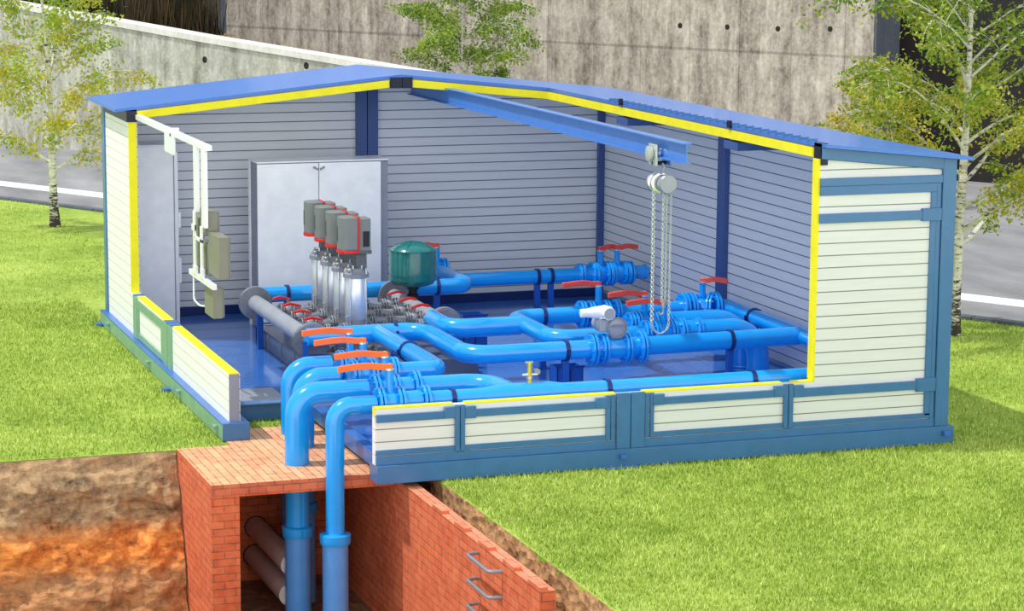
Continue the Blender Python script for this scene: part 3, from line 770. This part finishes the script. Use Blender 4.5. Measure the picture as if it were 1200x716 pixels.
pipe('water_pipe', 'blue pipe arching down to the floor, the rear one of the two elbows', [(-1.72, 3.95, ZP), (-.62, 3.95, ZP), (-.62, 3.95, .12)], .13, .36, flanges=[((-1.6, 3.95, ZP), X_, .165), ((-.62, 3.95, .13), Zx, .18)])
pipe('water_pipe', 'blue pipe arching down to the floor, the front one of the two elbows', [(-1.75, 3.33, ZP), (-.70, 3.33, ZP), (-.70, 3.33, .12)], .13, .36, flanges=[((-1.68, 3.33, ZP), X_, .165), ((-1.48, 3.33, ZP), X_, .16), ((-.70, 3.33, .13), Zx, .18)])
pipe('water_pipe', 'short blue branch pipe joining the rear elbow run to the Z shaped pipe', [(-2.05, 3.95, ZP), (-2.42, 3.95, ZP), (-2.42, 3.40, ZP)], .085, .14, flanges=[((-2.06, 3.95, ZP), X_, .145)])
t = pipe('water_pipe', 'long dark blue pipe along the foot of the back wall with a capped right end', [(-2.95, 7.8, ZP), (-.30, 7.8, ZP)], .092, flanges=[((-1.22, 7.8, ZP), X_, .15), ((-1.04, 7.8, ZP), X_, .165), ((-.84, 7.8, ZP), X_, .165), ((-.52, 7.8, ZP), X_, .155)])
mb = MB(); mb.lathe([(.085, -.02), (.105, -.015), (.105, .01), (.085, .03)], (-.29, 7.8, ZP), X_); mb.build('end_cap', 'pipe', t)
pipe('water_pipe', 'blue pipe behind the pumps turning back to the rear wall under the green tank', [(-5.75, 7.35, ZP), (-2.93, 7.35, ZP), (-2.93, 9.0, ZP)], .1, .2, flanges=[((-2.93, 8.85, ZP), Yx, .15)])

# pipe stands with clamps
def stand(x, y, label, ax=X_, r=.1, m='stand', w=.035, top=ZP, foot=.08):
    t = thing('pipe_stand', label, 'pipe support', (x, y, .08), group='blue pipe stands')
    mb = MB(); d = Vector(ax); u = d.orthogonal().normalized(); v = d.cross(u)
    mb.lathe([(r+.002, -.022), (r+.014, -.022), (r+.014, .022), (r+.002, .022)], (x, y, top), ax, 26, caps=False)
    s = Vector((0, 1, 0)) if ax == X_ else Vector((1, 0, 0))
    for q in (-1, 1):
        c = Vector((x, y, top))+s*q*(r+.02); mb.box(c.x-.015, c.x+.015, c.y-.015, c.y+.015, c.z-.03, c.z+.03)
    mb.build('clamp', 'navy', t)
    mb = MB(); mb.box(x-w, x+w, y-w, y+w, .09, top-r-.005); mb.build('post', m, t, bevel=.003)
    mb = MB(); mb.box(x-.08, x+.08, y-.08, y+.08, .081, .092); mb.build('foot', m, t); return t
for a in [(-5.36, YA, 'pipe stand on the front pipe right of the four orange levers', X_, .095),
          (-3.72, YA, 'pipe stand on the long front pipe below the flow meter', X_, .1),
          (-2.12, YA, 'pipe stand on the long front pipe nearest the right wall', X_, .1),
          (-3.36, 2.62, 'pipe stand clamped round the stepped pipe left of the flow meter', X_, .105),
          (-1.36, 2.68, 'pipe stand under the straight pipe right of the flow meter', X_, .106),
          (-2.83, 4.8, 'tall dark blue pipe stand behind the Z shaped pipe', X_, .1),
          (-4.82, 4.3, 'pipe stand on the blue pipe directly in front of the pumps', X_, .105),
          (-.44, 4.0, 'dark ringed pipe stand on the pipe along the right wall', Yx, .099),
          (-5.02, 3.05, 'thin dark ring stand on the slanting pipe behind the orange levers', Yx, .106),
          (-1.83, 7.8, 'left one of the two posts under the back wall pipe', X_, .093),
          (-1.64, 7.8, 'right one of the two posts under the back wall pipe', X_, .093),
          (-5.33, 7.35, 'pipe stand on the pipe between the grey suction pipe and the pumps', X_, .1),
          (-3.36, 7.35, 'pipe stand on the pipe right of the green tank', X_, .1)]:
    stand(a[0], a[1], a[2], a[3], a[4])
def pedestal(x0, x1, y0, y1, z1, label):
    t = thing('pipe_pedestal', label, 'pipe support', ((x0+x1)/2, (y0+y1)/2, .08), group='open dark blue sheet pedestals')
    mb = MB(); th = .008
    mb.box(x0, x1, y0, y0+th, .08, z1); mb.box(x0, x1, y1-th, y1, .08, z1); mb.box(x0, x0+th, y0, y1, .08, z1); mb.box(x1-th, x1, y0, y1, .08, z1)
    mb.build('box_sheet', 'stand', t, smooth=False)
    mb = MB(); xm = (x0+x1)/2; mb.box(xm-.006, xm+.006, y0-.012, y0-.0005, .09, z1-.02); mb.box(x0-.015, x1+.015, y0-.012, y0, z1, z1+.012); mb.build('stiffener', 'navy', t, smooth=False)
pedestal(-3.58, -3.28, 5.55, 5.85, .62, 'dark blue open box pedestal standing behind the pipe crossing')
pedestal(-3.33, -3.02, 2.95, 3.2, .44, 'dark blue open box pedestal under the pipe left of the flow meter')

# lever valves: origin on the pipe axis, local +x points away from the lever
def valve_proto(ln, handle_m, hz, r=.1):
    t = thing('lever_valve', 'x', 'valve', (0, 0, 0))
    mb = MB(); mb.lathe([(r*1.0, -.10), (r*1.15, -.05), (r*1.25, 0), (r*1.15, .05), (r*1.0, .10)], (0, 0, 0), X_, 26); mb.build('body', 'pipe', t)
    for x in (-.10, .10): flange('flange', t, (x, 0, 0), X_, r*1.6, 'pipe')
    mb = MB(); mb.cyl((0, 0, r), (0, 0, hz-.03), .038, seg=16); mb.cyl((0, 0, r), (0, 0, r+.06), .05, seg=16); mb.build('stem', 'pipe', t)
    mb = MB(); mb.cyl((0, 0, hz-.035), (0, 0, hz-.018), .05, seg=16); mb.cyl((0, 0, hz-.02), (0, 0, hz+.03), .014, seg=8); mb.build('stem_plate', 'chrome', t)
    mb = MB(); w = .022; a = .031
    prof = [(-ln, hz-.005), (-ln*.66, hz+.012), (-ln*.42, hz+.016), (-ln*.12, hz-.004), (.03, hz-.006)]
    poly = [(x, z-a) for x, z in prof]+[(x, z+a) for x, z in reversed(prof)]
    mb.prism(poly, 1, -w, w); mb.build('lever', handle_m, t, bevel=.006); return t
protoF = valve_proto(.52, 'orange', .365); protoB = valve_proto(.46, 'lever_red', .365); protoS = valve_proto(.31, 'lever_red', .34)
def place(proto, first, x, y, rzv, label, group, z=ZP, s=1.):
    o = proto if first else copy_tree(proto)
    o.location = (x, y, z); o.rotation_euler = (0, 0, rzv); o['label'] = label; o['group'] = group; o.scale = (1, 1, 1); return o
gF = 'orange levered valves on the four risers'
for k, (x, y, lab) in enumerate([(-6.0, YA, 'lever valve on the front pipe, its orange lever the lowest of the four'),
                                 (-5.86, YB, 'lever valve on the second riser with the orange lever second from the front'),
                                 (-5.86, YC+.06, 'lever valve on the third riser, orange lever in front of the pump skid'),
                                 (-5.84, YD4, 'lever valve on the rearmost riser with the uppermost orange lever')]):
    place(protoF, k == 0, x, y, 0, lab, gF)
gB = 'red levered valves at the back and right'
for k, (x, y, a, lab) in enumerate([(-2.13, 4.8, 0, 'red lever valve on the Z shaped pipe, below the back wall pipe'),
                                    (-1.88, 3.95, 0, 'red lever valve above and behind the flow meter, middle one of three'),
                                    (-1.90, 3.33, 0, 'red lever valve next to the hanging chains, lowest one of three'),
                                    (-.94, 7.8, pi+.3, 'left red lever valve in the corner on the back wall pipe'),
                                    (-.70, 7.8, pi+.12, 'right red lever valve in the corner on the back wall pipe'),
                                    (-.75, 4.85, radians(146), 'lever valve with a short red handle close to the right hand wall'),
                                    (-2.93, 8.72, 0, 'lever valve on the back wall pipe behind the green tank')]):
    sh = k >= 3; place(protoS if sh else protoB, k in (0, 3), x, y, a, lab, gB)
# small spool between valves on the front line
pipe('check_valve', 'blue check valve body on the front pipe between two flange pairs', [(-5.87, YA, ZP), (-5.68, YA, ZP)], .11, group='blue check valves', cat='valve')
pipe('check_valve', 'blue check valve body on the second riser line behind the front pipe', [(-5.74, YB, ZP), (-5.58, YB, ZP)], .118, group='blue check valves', cat='valve')

# flow meter
def meter():
    x, y = -2.78, 2.62
    t = thing('flow_meter', 'grey flow meter with round dial and white head on the straight blue pipe', 'meter', (x, y, ZP))
    mb = MB(); mb.lathe([(.105, -.25), (.12, -.12), (.125, 0), (.12, .12), (.105, .3)], (x, y, ZP), X_, 28); mb.build('meter_body', 'pipe', t)
    flange('flange', t, (x-.14, y, ZP), X_, .16); flange('flange', t, (x+.13, y, ZP), X_, .17)
    mb = MB(); mb.cyl((x-.02, y, ZP+.1), (x-.02, y, ZP+.24), .05); mb.build('neck', 'meter', t)
    mb = MB(); mb.cyl((x-.14, y-.02, ZP+.27), (x-.14, y+.15, ZP+.27), .085, seg=24); mb.box(x-.2, x-.07, y-.04, y+.1, ZP+.19, ZP+.34); mb.build('gearbox', 'meter', t, bevel=.008)
    mb = MB(); mb.lathe([(.1, 0), (.112, .01), (.112, .05), (.09, .06)], (x, y-.02, ZP+.235), (0, -1, 0), 32); mb.build('dial_housing', 'meter', t)
    mb = MB(); mb.lathe([(.098, .045), (.118, .045), (.118, .066), (.098, .066)], (x, y-.02, ZP+.235), (0, -1, 0), 32, caps=False); mb.build('dial_rim', 'cab_dark', t)
    mb = MB(); mb.prism([(x-.085, ZP+.25), (x+.085, ZP+.25), (x+.06, ZP+.275), (x-.06, ZP+.275)], 1, y-.1, y-.078); mb.build('dial_cover', 'cab_dark', t)
    hx, hz = x-.16, ZP+.40
    mb = MB(); mb.lathe([(.035, -.24), (.048, -.235), (.05, -.15), (.062, -.10), (.07, -.05), (.074, .02), (.07, .04)], (hx, y+.02, hz), X_, 24); mb.build('head', 'white', t)
    mb = MB(); mb.cyl((hx+.06, y-.09, hz-.005), (hx+.06, y+.1, hz-.005), .076, seg=10); mb.box(hx-.03, hx+.12, y-.04, y+.08, hz-.085, hz+.06); mb.build('head_cap', 'white', t, bevel=.008)
    mb = MB(); mb.cyl((hx+.06, y-.094, hz-.005), (hx+.06, y-.0905, hz-.005), .064, seg=10); mb.build('cap_plate', 'meter', t)
meter()
# brass air valve on the front pipe
def airvalve():
    x, y = -4.55, YA
    t = thing('air_valve', 'small yellow brass air valve standing on the front blue pipe', 'valve', (x, y, ZP+.1))
    mb = MB(); mb.cyl((x, y, ZP+.1), (x, y, ZP+.32), .024, seg=16); mb.build('riser', 'brass', t)
    mb = MB(); mb.cyl((x-.075, y, ZP+.2), (x+.08, y, ZP+.2), .014, seg=12); mb.cyl((x, y, ZP+.16), (x, y, ZP+.18), .034, seg=6); mb.build('cross_tube', 'chrome', t)
    mb = MB(); mb.cyl((x+.08, y-.01, ZP+.225), (x+.08, y+.02, ZP+.225), .032, seg=16); mb.build('gauge', 'galv', t)
    mb = MB(); mb.box(x-.045, x+.03, y-.012, y+.012, ZP+.315, ZP+.335); mb.build('top_cap', 'chrome', t)
airvalve()

# ------------------------------------------------------------------ pump skid, headers, pumps, tank
mb = MB(); t = thing('pump_skid', 'slate grey steel skid frame under the row of pumps', 'frame', (-4.9, 6.0, .08))
for b in [(-5.70, -5.62, 3.9, 7.5), (-3.80, -3.72, 4.6, 7.5), (-5.70, -3.72, 7.42, 7.5), (-5.70, -5.05, 3.9, 3.98), (-5.05, -3.72, 4.55, 4.63)]:
    mb.box(b[0], b[1], b[2], b[3], .08, .30)
mb.build('frame_channel', 'skid', t, bevel=.006)
mb = MB(); mb.box(-5.62, -3.80, 4.63, 7.42, .26, .29); mb.build('deck_plate', 'skid', t, smooth=False)
mb = MB()
for y in (4.2, 4.85, 5.5, 6.15, 6.8): mb.box(-5.712, -5.70, y-.012, y+.012, .09, .29)
mb.build('stiffener', 'cab_dark', t, smooth=False)
XS, XD, ZH = -5.76, -3.97, .62
PY = [5.0, 5.52, 6.04, 6.56]
def header(name, label, x, y0, y1, r, rf):
    t = thing(name, label, 'pipe', (x, y0, .3), group='grey pump headers')
    mb = MB(); mb.tube([(x, y0, ZH), (x, y1, ZH)], r, 28); mb.build('tube', 'header', t)
    flange('flange', t, (x, y0-.0, ZH), Yx, rf, 'cast', t=.03); flange('flange', t, (x, y1, ZH), Yx, rf, 'cast', t=.03)
    for y in (y0+.25, y1-.25):
        mb = MB(); mb.box(x-.035, x+.035, y-.035, y+.035, .085 if x < -5 else .29, ZH-r-.002); mb.build('leg', 'stand', t, smooth=False)
    return t
header('suction_header', 'grey suction pipe running back on the left of the pumps', XS, 4.45, 7.25, .1, .205)
header('delivery_header', 'grey delivery pipe running back on the right of the pumps', XD, 5.1, 7.25, .1, .2)
mb = MB(); mb.box(-5.92, -5.86, 4.18, 4.24, .085, .66); mb.box(-5.96, -5.82, 4.14, 4.28, .082, .092); mb.box(-5.93, -5.6, 4.17, 4.25, .42, .5)
tag(mb.build('header_post', 'stand', smooth=False), 'dark blue square post under the near end of the grey suction pipe', 'pipe support')

def branch_proto(L, ends=(.30,)):
    # from the header towards the pump along +x, with a small lever valve
    t = thing('branch_pipe', 'x', 'pipe', (0, 0, 0))
    mb = MB(); mb.tube([(0, 0, 0), (L, 0, 0)], .048, 18); mb.build('tube', 'cast', t)
    for x in (.14,)+tuple(ends)+(L-.05,): flange('flange', t, (x, 0, 0), X_, .092, 'cast', t=.016, bolts=6)
    mb = MB(); mb.lathe([(.05, -.06), (.075, -.03), (.08, 0), (.075, .03), (.05, .06)], (.22, 0, 0), X_, 18); mb.cyl((.22, 0, .05), (.22, 0, .14), .022, seg=10); mb.build('valve_body', 'cast', t)
    mb = MB(); mb.prism([(.03, .165), (.12, .185), (.25, .15), (.25, .125), (.12, .155), (.03, .135)], 1, -.018, .018); mb.build('lever', 'red', t, bevel=.003)
    return t
bp = branch_proto(.56); bp2 = branch_proto(.98, (.30, .52, .74)); first = True
order = ['nearest', 'second', 'third', 'farthest']
for i, y in enumerate(PY):
    o = bp if first else copy_tree(bp); first = False
    o.location = (XS+.03, y, ZH); o['label'] = 'suction branch with small red lever, %s pump, left side' % order[i]; o['group'] = 'pump branch pipes'
for i, y in enumerate(PY):
    o = copy_tree(bp2) if i else bp2; o.location = (XD-.03, y, ZH); o.rotation_euler = (0, 0, pi)
    o['label'] = 'delivery branch with small red lever, %s pump, right side' % order[i]; o['group'] = 'pump branch pipes'

def pump_proto():
    t = thing('vertical_pump', 'x', 'pump', (0, 0, .29)); c = (0, 0, 0)
    def b(mb, n, m, **k): return mb.build(n, m, t, world=False, **k)
    mb = MB(); mb.box(-.15, .15, -.13, .13, 0, .05); b(mb, 'base_plate', 'cast', bevel=.005)
    mb = MB(); mb.lathe([(.10, .05), (.12, .06), (.135, .2), (.135, .38), (.12, .46)], c, seg=28)
    mb.cyl((-.22, 0, .33), (.22, 0, .33), .06, seg=18); b(mb, 'pump_casing', 'cast')
    for s in (-1, 1): flange('port_flange', t, (0, 0, 0), X_, .1, 'cast', n=1).location = (s*.22, 0, .33)
    for ch in t.children:
        pass
    mb = MB(); mb.lathe([(.122, .46), (.128, .47), (.128, .95), (.122, .96)], c, seg=36); b(mb, 'sleeve', 'steel')
    mb = MB(); mb.lathe([(.12, .95), (.152, .955), (.152, 1.0), (.12, 1.02), (.10, 1.06), (.06, 1.07)], c, seg=32); b(mb, 'top_flange', 'cast')
    for k in range(4):
        a = pi/4+k*pi/2; q = (.136*cos(a), .136*sin(a))
        mb = MB(); mb.cyl((q[0], q[1], .4), (q[0], q[1], 1.05), .0095, seg=8); mb.cyl((q[0], q[1], 1.0), (q[0], q[1], 1.035), .02, seg=6); b(mb, 'tie_rod', 'chrome')
    mb = MB()
    for k in range(5):
        a = k*2*pi/5+.3; mb.cyl((.085*cos(a), .085*sin(a), 1.03), (.085*cos(a), .085*sin(a), 1.10), .014, seg=6)
    mb.lathe([(.02, 0), (.026, .01), (.026, .05), (.02, .06)], (-.1, -.09, 1.02), (-.3, -.3, 1)); b(mb, 'top_bolts', 'chrome')
    mb = MB(); mb.box(-.02, .11, -.08, .08, 1.06, 1.25); b(mb, 'motor_stool', 'motor_dark', bevel=.01)
    mb = MB(); mb.box(-.05, .16, -.12, .12, 1.235, 1.28); b(mb, 'motor_flange', 'motor_dark', bevel=.008)
    mb = MB(); mb.box(-.01, .15, -.115, .115, 1.27, 1.65); b(mb, 'motor_housing', 'motor', bevel=.012)
    # rounded front cover looking left
    poly = [(-.01, -.135), (-.13, -.135), (-.185, -.105), (-.21, -.06), (-.22, 0), (-.21, .06), (-.185, .105), (-.13, .135), (-.01, .135)]
    mb = MB(); mb.prism(poly, 2, 1.285, 1.665); b(mb, 'terminal_cover', 'motor', bevel=.008)
    poly2 = [(x*1.03-.0, y*1.03) for x, y in poly]
    mb = MB(); mb.prism(poly2, 2, 1.245, 1.285); b(mb, 'bottom_trim', 'red', bevel=.004)
    mb = MB(); mb.box(-.012, .012, -.142, .142, 1.255, 1.672); b(mb, 'side_trim', 'red', bevel=.003)
    mb = MB(); mb.box(-.226, -.214, -.008, .008, 1.38, 1.56); b(mb, 'cover_slot', 'motor_dark', smooth=False)
    mb = MB(); mb.box(.055, .13, -.122, -.11, 1.32, 1.50); b(mb, 'vent_panel', 'black', smooth=False)
    mb = MB(); mb.cyl((-.135, -.12, .42), (-.135, -.12, .50), .012, seg=8); mb.cyl((-.135, -.12, .5), (-.135, -.12, .52), .022, seg=8); b(mb, 'vent_plug', 'chrome')
    return t
pp = pump_proto()
plabs = ['polished vertical pump nearest the viewer, its whole grey housing and black vent in view', 'polished vertical pump just behind the nearest one',
         'polished vertical pump third from the viewer in the row', 'polished vertical pump farthest from the viewer, by the two door cabinet']
for i, y in enumerate(PY):
    o = pp if i == 0 else copy_tree(pp); o.location = (-5.08, y, .29); o['label'] = plabs[i]; o['group'] = 'vertical pumps in a row'

def tank():
    x, y = -3.90, 6.62
    t = thing('pressure_tank', 'green pressure tank standing on the grey delivery pipe', 'tank', (x, y, .72))
    r = .293
    prof = [(.05, .83), (.16, .845), (.25, .875), (r, .93), (r, 1.29), (r-.006, 1.305), (.22, 1.35), (.1, 1.39), (0.01, 1.405)]
    mb = MB(); mb.lathe(prof, (x, y, 0), seg=48); mb.build('shell', 'tank', t)
    for z in (1.0, 1.298):
        mb = MB(); mb.lathe([(r-.01, -.008), (r+.006, -.006), (r+.006, .006), (r-.01, .008)], (x, y, z), seg=48, caps=False); mb.build('seam', 'tank', t)
    mb = MB()
    for k in range(8):
        a = k*pi/4+.2; p = [(x+rr*cos(a), y+rr*sin(a), zz+.003) for rr, zz in ((.02, 1.404), (.1, 1.39), (.22, 1.35), (r-.01, 1.303))]; mb.tube(p, .005, 5)
    mb.build('dome_ribs', 'tank', t)
    mb = MB(); mb.lathe([(.05, .66), (.075, .67), (.075, .74), (.055, .75), (.055, .80), (.08, .81), (.08, .86)], (x, y, 0), seg=20); mb.build('neck', 'black', t)
tank()

# ------------------------------------------------------------------ cabinets, cable tray, boxes
def cab1():
    x0, x1, y0, y1, z1 = -7.04, -6.39, 9.12, 9.66, 2.44
    t = thing('power_cabinet', 'tall narrow light grey cabinet in the left rear corner', 'cabinet', ((x0+x1)/2, (y0+y1)/2, .08))
    mb = MB(); mb.box(x0, x1, y0, y1, .08, z1); mb.build('body', 'cab', t, bevel=.006)
    mb = MB(); mb.box(x0+.01, x1-.008, y0-.02, y0-.002, .14, z1-.02); mb.build('door', 'cab', t, bevel=.004)
    mb = MB(); mb.box(x1-.012, x1-.002, y0-.024, y0-.018, .14, z1-.02); mb.build('door_edge', 'cab_dark', t, smooth=False)
    mb = MB(); mb.box(x1+.001, x1+.05, y0-.012, y0+.03, .09, 2.34); mb.build('cable_duct', 'white', t, bevel=.004)
    mb = MB(); mb.box(x1+.05, x1+.085, y0-.0, y0+.03, 1.35, 1.55); mb.box(x1+.05, x1+.085, y0, y0+.03, .62, .95); mb.build('junction_box', 'cab', t, bevel=.004)
cab1()
def cab2():
    x0, x1, y0, y1, z1 = -5.455, -3.70, 8.42, 8.86, 2.235
    t = thing('control_cabinet', 'wide two door light grey cabinet standing behind the pumps', 'cabinet', ((x0+x1)/2, (y0+y1)/2, .08))
    mb = MB(); mb.box(x0, x1, y0, y1, .08, z1); mb.build('body', 'cab_dark', t, bevel=.006)
    mb = MB(); mb.box(x0-.012, x0, y1-.10, y1, .08, z1); mb.build('back_edge', 'cab', t, smooth=False)
    mb = MB(); mb.box(x0-.005, x1+.005, y0-.03, y1, z1, z1+.02); mb.build('top_cover', 'white', t, bevel=.004)
    xm = -4.635
    for a, b_, s in ((x0+.005, xm-.005, -1), (xm+.005, x1-.10, 1)):
        mb = MB(); mb.box(a, b_, y0-.026, y0-.002, .16, z1-.012); d = mb.build('door', 'cab', t, bevel=.004)
        mb = MB(); q = xm+s*.045; mb.prism([(q-.03*s, 2.13), (q+.035*s, 2.165), (q+.025*s, 2.185), (q-.038*s, 2.15)], 1, y0-.045, y0-.026)
        hd = mb.build('handle', 'cab_dark', t, smooth=False); hd.parent = d
        for v in hd.data.vertices: pass
    for i in range(5):
        z = .5+i*.38; mb = MB(); mb.box(x0-.006, x0, y0+.03, y0+.05, z, z+.02); mb.build('side_screw', 'cab_dark', t, smooth=False)
cab2()

def tray():
    X0 = -7.06
    t = thing('cable_trunking', 'white cable trunking running from the roof edge down to the grey control boxes', 'trunking', (X0, 4.4, 2.85))
    def b(n, m, *bs, bev=.003):
        mb = MB()
        for q in bs: mb.box(*q)
        return mb.build(n, m, t, bevel=bev)
    b('horizontal_trunk', 'white', (X0-.02, X0+.06, 3.86, 8.03, 2.87, 2.93))
    b('joint_plate', 'white', (X0-.03, X0+.0, 5.58, 6.1, 2.66, 2.9), (X0-.03, X0+.07, 5.70, 5.78, 2.86, 2.96))
    b('drop_trunk', 'white', (X0-.02, X0+.02, 4.34, 4.50, 2.15, 2.87)); b('drop_trunk', 'white', (X0-.02, X0+.02, 3.92, 4.10, 2.02, 2.87))
    b('drop_conduit', 'white', (X0-.03, X0-.01, 4.42, 4.52, 1.45, 2.15)); b('drop_conduit', 'white', (X0-.03, X0-.01, 4.05, 4.15, 1.45, 2.02))
    b('cross_conduit', 'white', (X0-.03, X0-.01, 4.05, 4.45, 1.84, 1.88)); b('end_trunk', 'white', (X0-.03, X0+.02, 3.52, 4.78, 1.40, 1.46))
    for q in ((X0-.04, X0-.01, 4.36, 4.5, 1.45, 1.54), (X0-.04, X0-.01, 4.0, 4.12, 1.45, 1.56), (X0-.04, X0-.01, 4.42, 4.55, 1.93, 2.0)): b('conduit_clip', 'white', q)
    mb = MB(); mb.tube(fillet([(X0-.0, 4.66, 1.40), (X0, 4.66, 1.12), (X0+.03, 4.5, 1.08), (X0+.05, 4.3, 1.10)], .05, 4), .011, 8); mb.build('flexible_cable', 'white', t)
tray()
def cbox(x0, x1, y0, y1, z0, z1, label):
    t = thing('control_box', label, 'control box', (x0, (y0+y1)/2, z0), group='olive grey control boxes on the trunking')
    mb = MB(); mb.box(x0, x1, y0, y1, z0, z1); mb.build('housing', 'box', t, bevel=.006)
    mb = MB(); mb.box(x1, x1+.02, y0+.01, y1-.01, z0+.01, z1-.01); mb.build('lid', 'box', t, bevel=.004)
    mb = MB(); mb.cyl((x0+.06, (y0+y1)/2, z0-.02), (x0+.06, (y0+y1)/2, z0+.001), .018, seg=10); mb.build('cable_gland', 'black', t)
cbox(-7.03, -6.98, 4.50, 4.86, 1.42, 2.07, 'thin tall control box at the left end of the group')
cbox(-7.03, -6.92, 3.98, 4.40, 1.93, 2.19, 'small square control box, uppermost of the group on the trunking')
cbox(-7.03, -6.92, 3.45, 3.98, 1.52, 1.98, 'largest control box right of the two white conduits')
cbox(-7.03, -6.96, 4.0, 4.40, 1.48, 1.84, 'control box half hidden between the two white conduits')
cbox(-7.03, -6.92, 3.78, 4.22, 1.04, 1.37, 'lowest control box hanging under the white end trunk')

# ------------------------------------------------------------------ crane beam, trolley and chain hoist
mb = MB(); XB = -2.985; ibeam(mb, XB-.055, XB+.055, 2.985, 3.19, .24, 9.72, .014)
tag(mb.build('crane_beam', 'beam', smooth=False), 'blue steel crane beam running from the back wall to the front under the roof', 'beam')
def trolley():
    x, y = XB, .93
    t = thing('beam_trolley', 'small steel trolley hanging on the lower flange of the crane beam', 'trolley', (x, y, 2.95))
    for s in (-1, 1):
        mb = MB(); xx = x+s*.075; mb.box(xx-.008, xx+.008, y-.11, y+.11, 2.9, 3.12); mb.build('side_plate', 'chain' if s < 0 else 'beam', t, bevel=.006)
        for yy in (y-.06, y+.06):
            mb = MB(); mb.lathe([(.042, 0), (.042, .03), (.03, .035)], (x+s*.028, yy, 3.035), (s, 0, 0)); mb.build('wheel', 'chrome', t)
    mb = MB(); mb.lathe([(.055, 0), (.075, .01), (.08, .04), (.05, .05)], (x-.083, y+.02, 3.02), (-1, 0, 0)); mb.build('hand_wheel', 'chain', t)
    mb = MB(); mb.cyl((x-.085, y, 2.925), (x+.085, y, 2.925), .018, seg=12); mb.build('cross_pin', 'dark_end', t)
trolley()
def chain(mb, p0, p1, L=.032, r=.0042, w=.011):
    p0 = Vector(p0); p1 = Vector(p1); d = p1-p0; n = max(1, int(d.length/(L*.78))); d.normalize(); u = d.orthogonal().normalized(); v = d.cross(u)
    for i in range(n):
        c = p0+(p1-p0)*((i+.5)/n); a = u if i % 2 else v; pts = []
        for k in range(8):
            th = 2*pi*k/8; pts.append(c+a*w*cos(th)+d*(L*.5)*sin(th)*(1.0))
        mb.tube(pts, r, 5, closed=True)
def hoist():
    x, y, z = XB, .86, 2.72
    t = thing('chain_hoist', 'grey chain hoist with round housing and long chains hanging from the trolley', 'hoist', (x, y, z))
    mb = MB(); mb.tube([(x, y, 2.93), (x+.02, y, 2.89), (x+.012, y, 2.85), (x-.012, y, 2.82)], .011, 8); mb.build('top_hook', 'galv', t)
    mb = MB(); mb.lathe([(.085, -.01), (.098, 0), (.1, .06), (.09, .075)], (x+.03, y-.03, z), (0, -1, 0), 36); mb.build('gear_cover', 'galv', t)
    mb = MB(); mb.lathe([(.075, -.02), (.105, -.015), (.105, .015), (.075, .02)], (x-.005, y+.03, z+.0), (0, 1, 0), 36); mb.build('chain_wheel', 'chrome', t)
    mb = MB(); mb.lathe([(.08, 0), (.095, .008), (.095, .05), (.07, .06)], (x-.03, y+.07, z+.005), (0, 1, 0), 36); mb.build('wheel_cover', 'chrome', t)
    for (dx, dy, z0, w) in [(-.078, .03, 1.19, .017), (.115, .03, 1.19, .011)]:
        mb = MB(); chain(mb, (x+dx, y+dy, z-.04), (x+dx*.98, y+dy, z0+.09), w=w, r=.0068 if dx < 0 else .0042)
        mb.build('hand_chain', 'chain', t, angle=80)
    mb = MB(); pr = None
    for k in range(13):
        th = pi+pi*k/12; q = Vector((x+.02+.094*cos(th), y+.03, 1.28+.12*sin(th)))
        if pr is not None: chain(mb, pr, q, L=.03)
        pr = q
    mb.build('chain_loop', 'chain', t, angle=80)
    for dx in (.01, .045):
        mb = MB(); chain(mb, (x+dx, y-.02, z-.08), (x+dx, y-.02, 1.50), w=.012, r=.005); mb.build('load_chain', 'chain', t, angle=80)
    mb = MB(); mb.cyl((x+.028, y-.02, 1.50), (x+.028, y-.02, 1.44), .022, seg=12)
    mb.tube(fillet([(x+.028, y-.02, 1.45), (x+.028, y-.02, 1.38), (x-.01, y-.02, 1.36), (x-.02, y-.02, 1.40)], .02, 4), .009, 8); mb.build('load_hook', 'galv', t)
hoist()
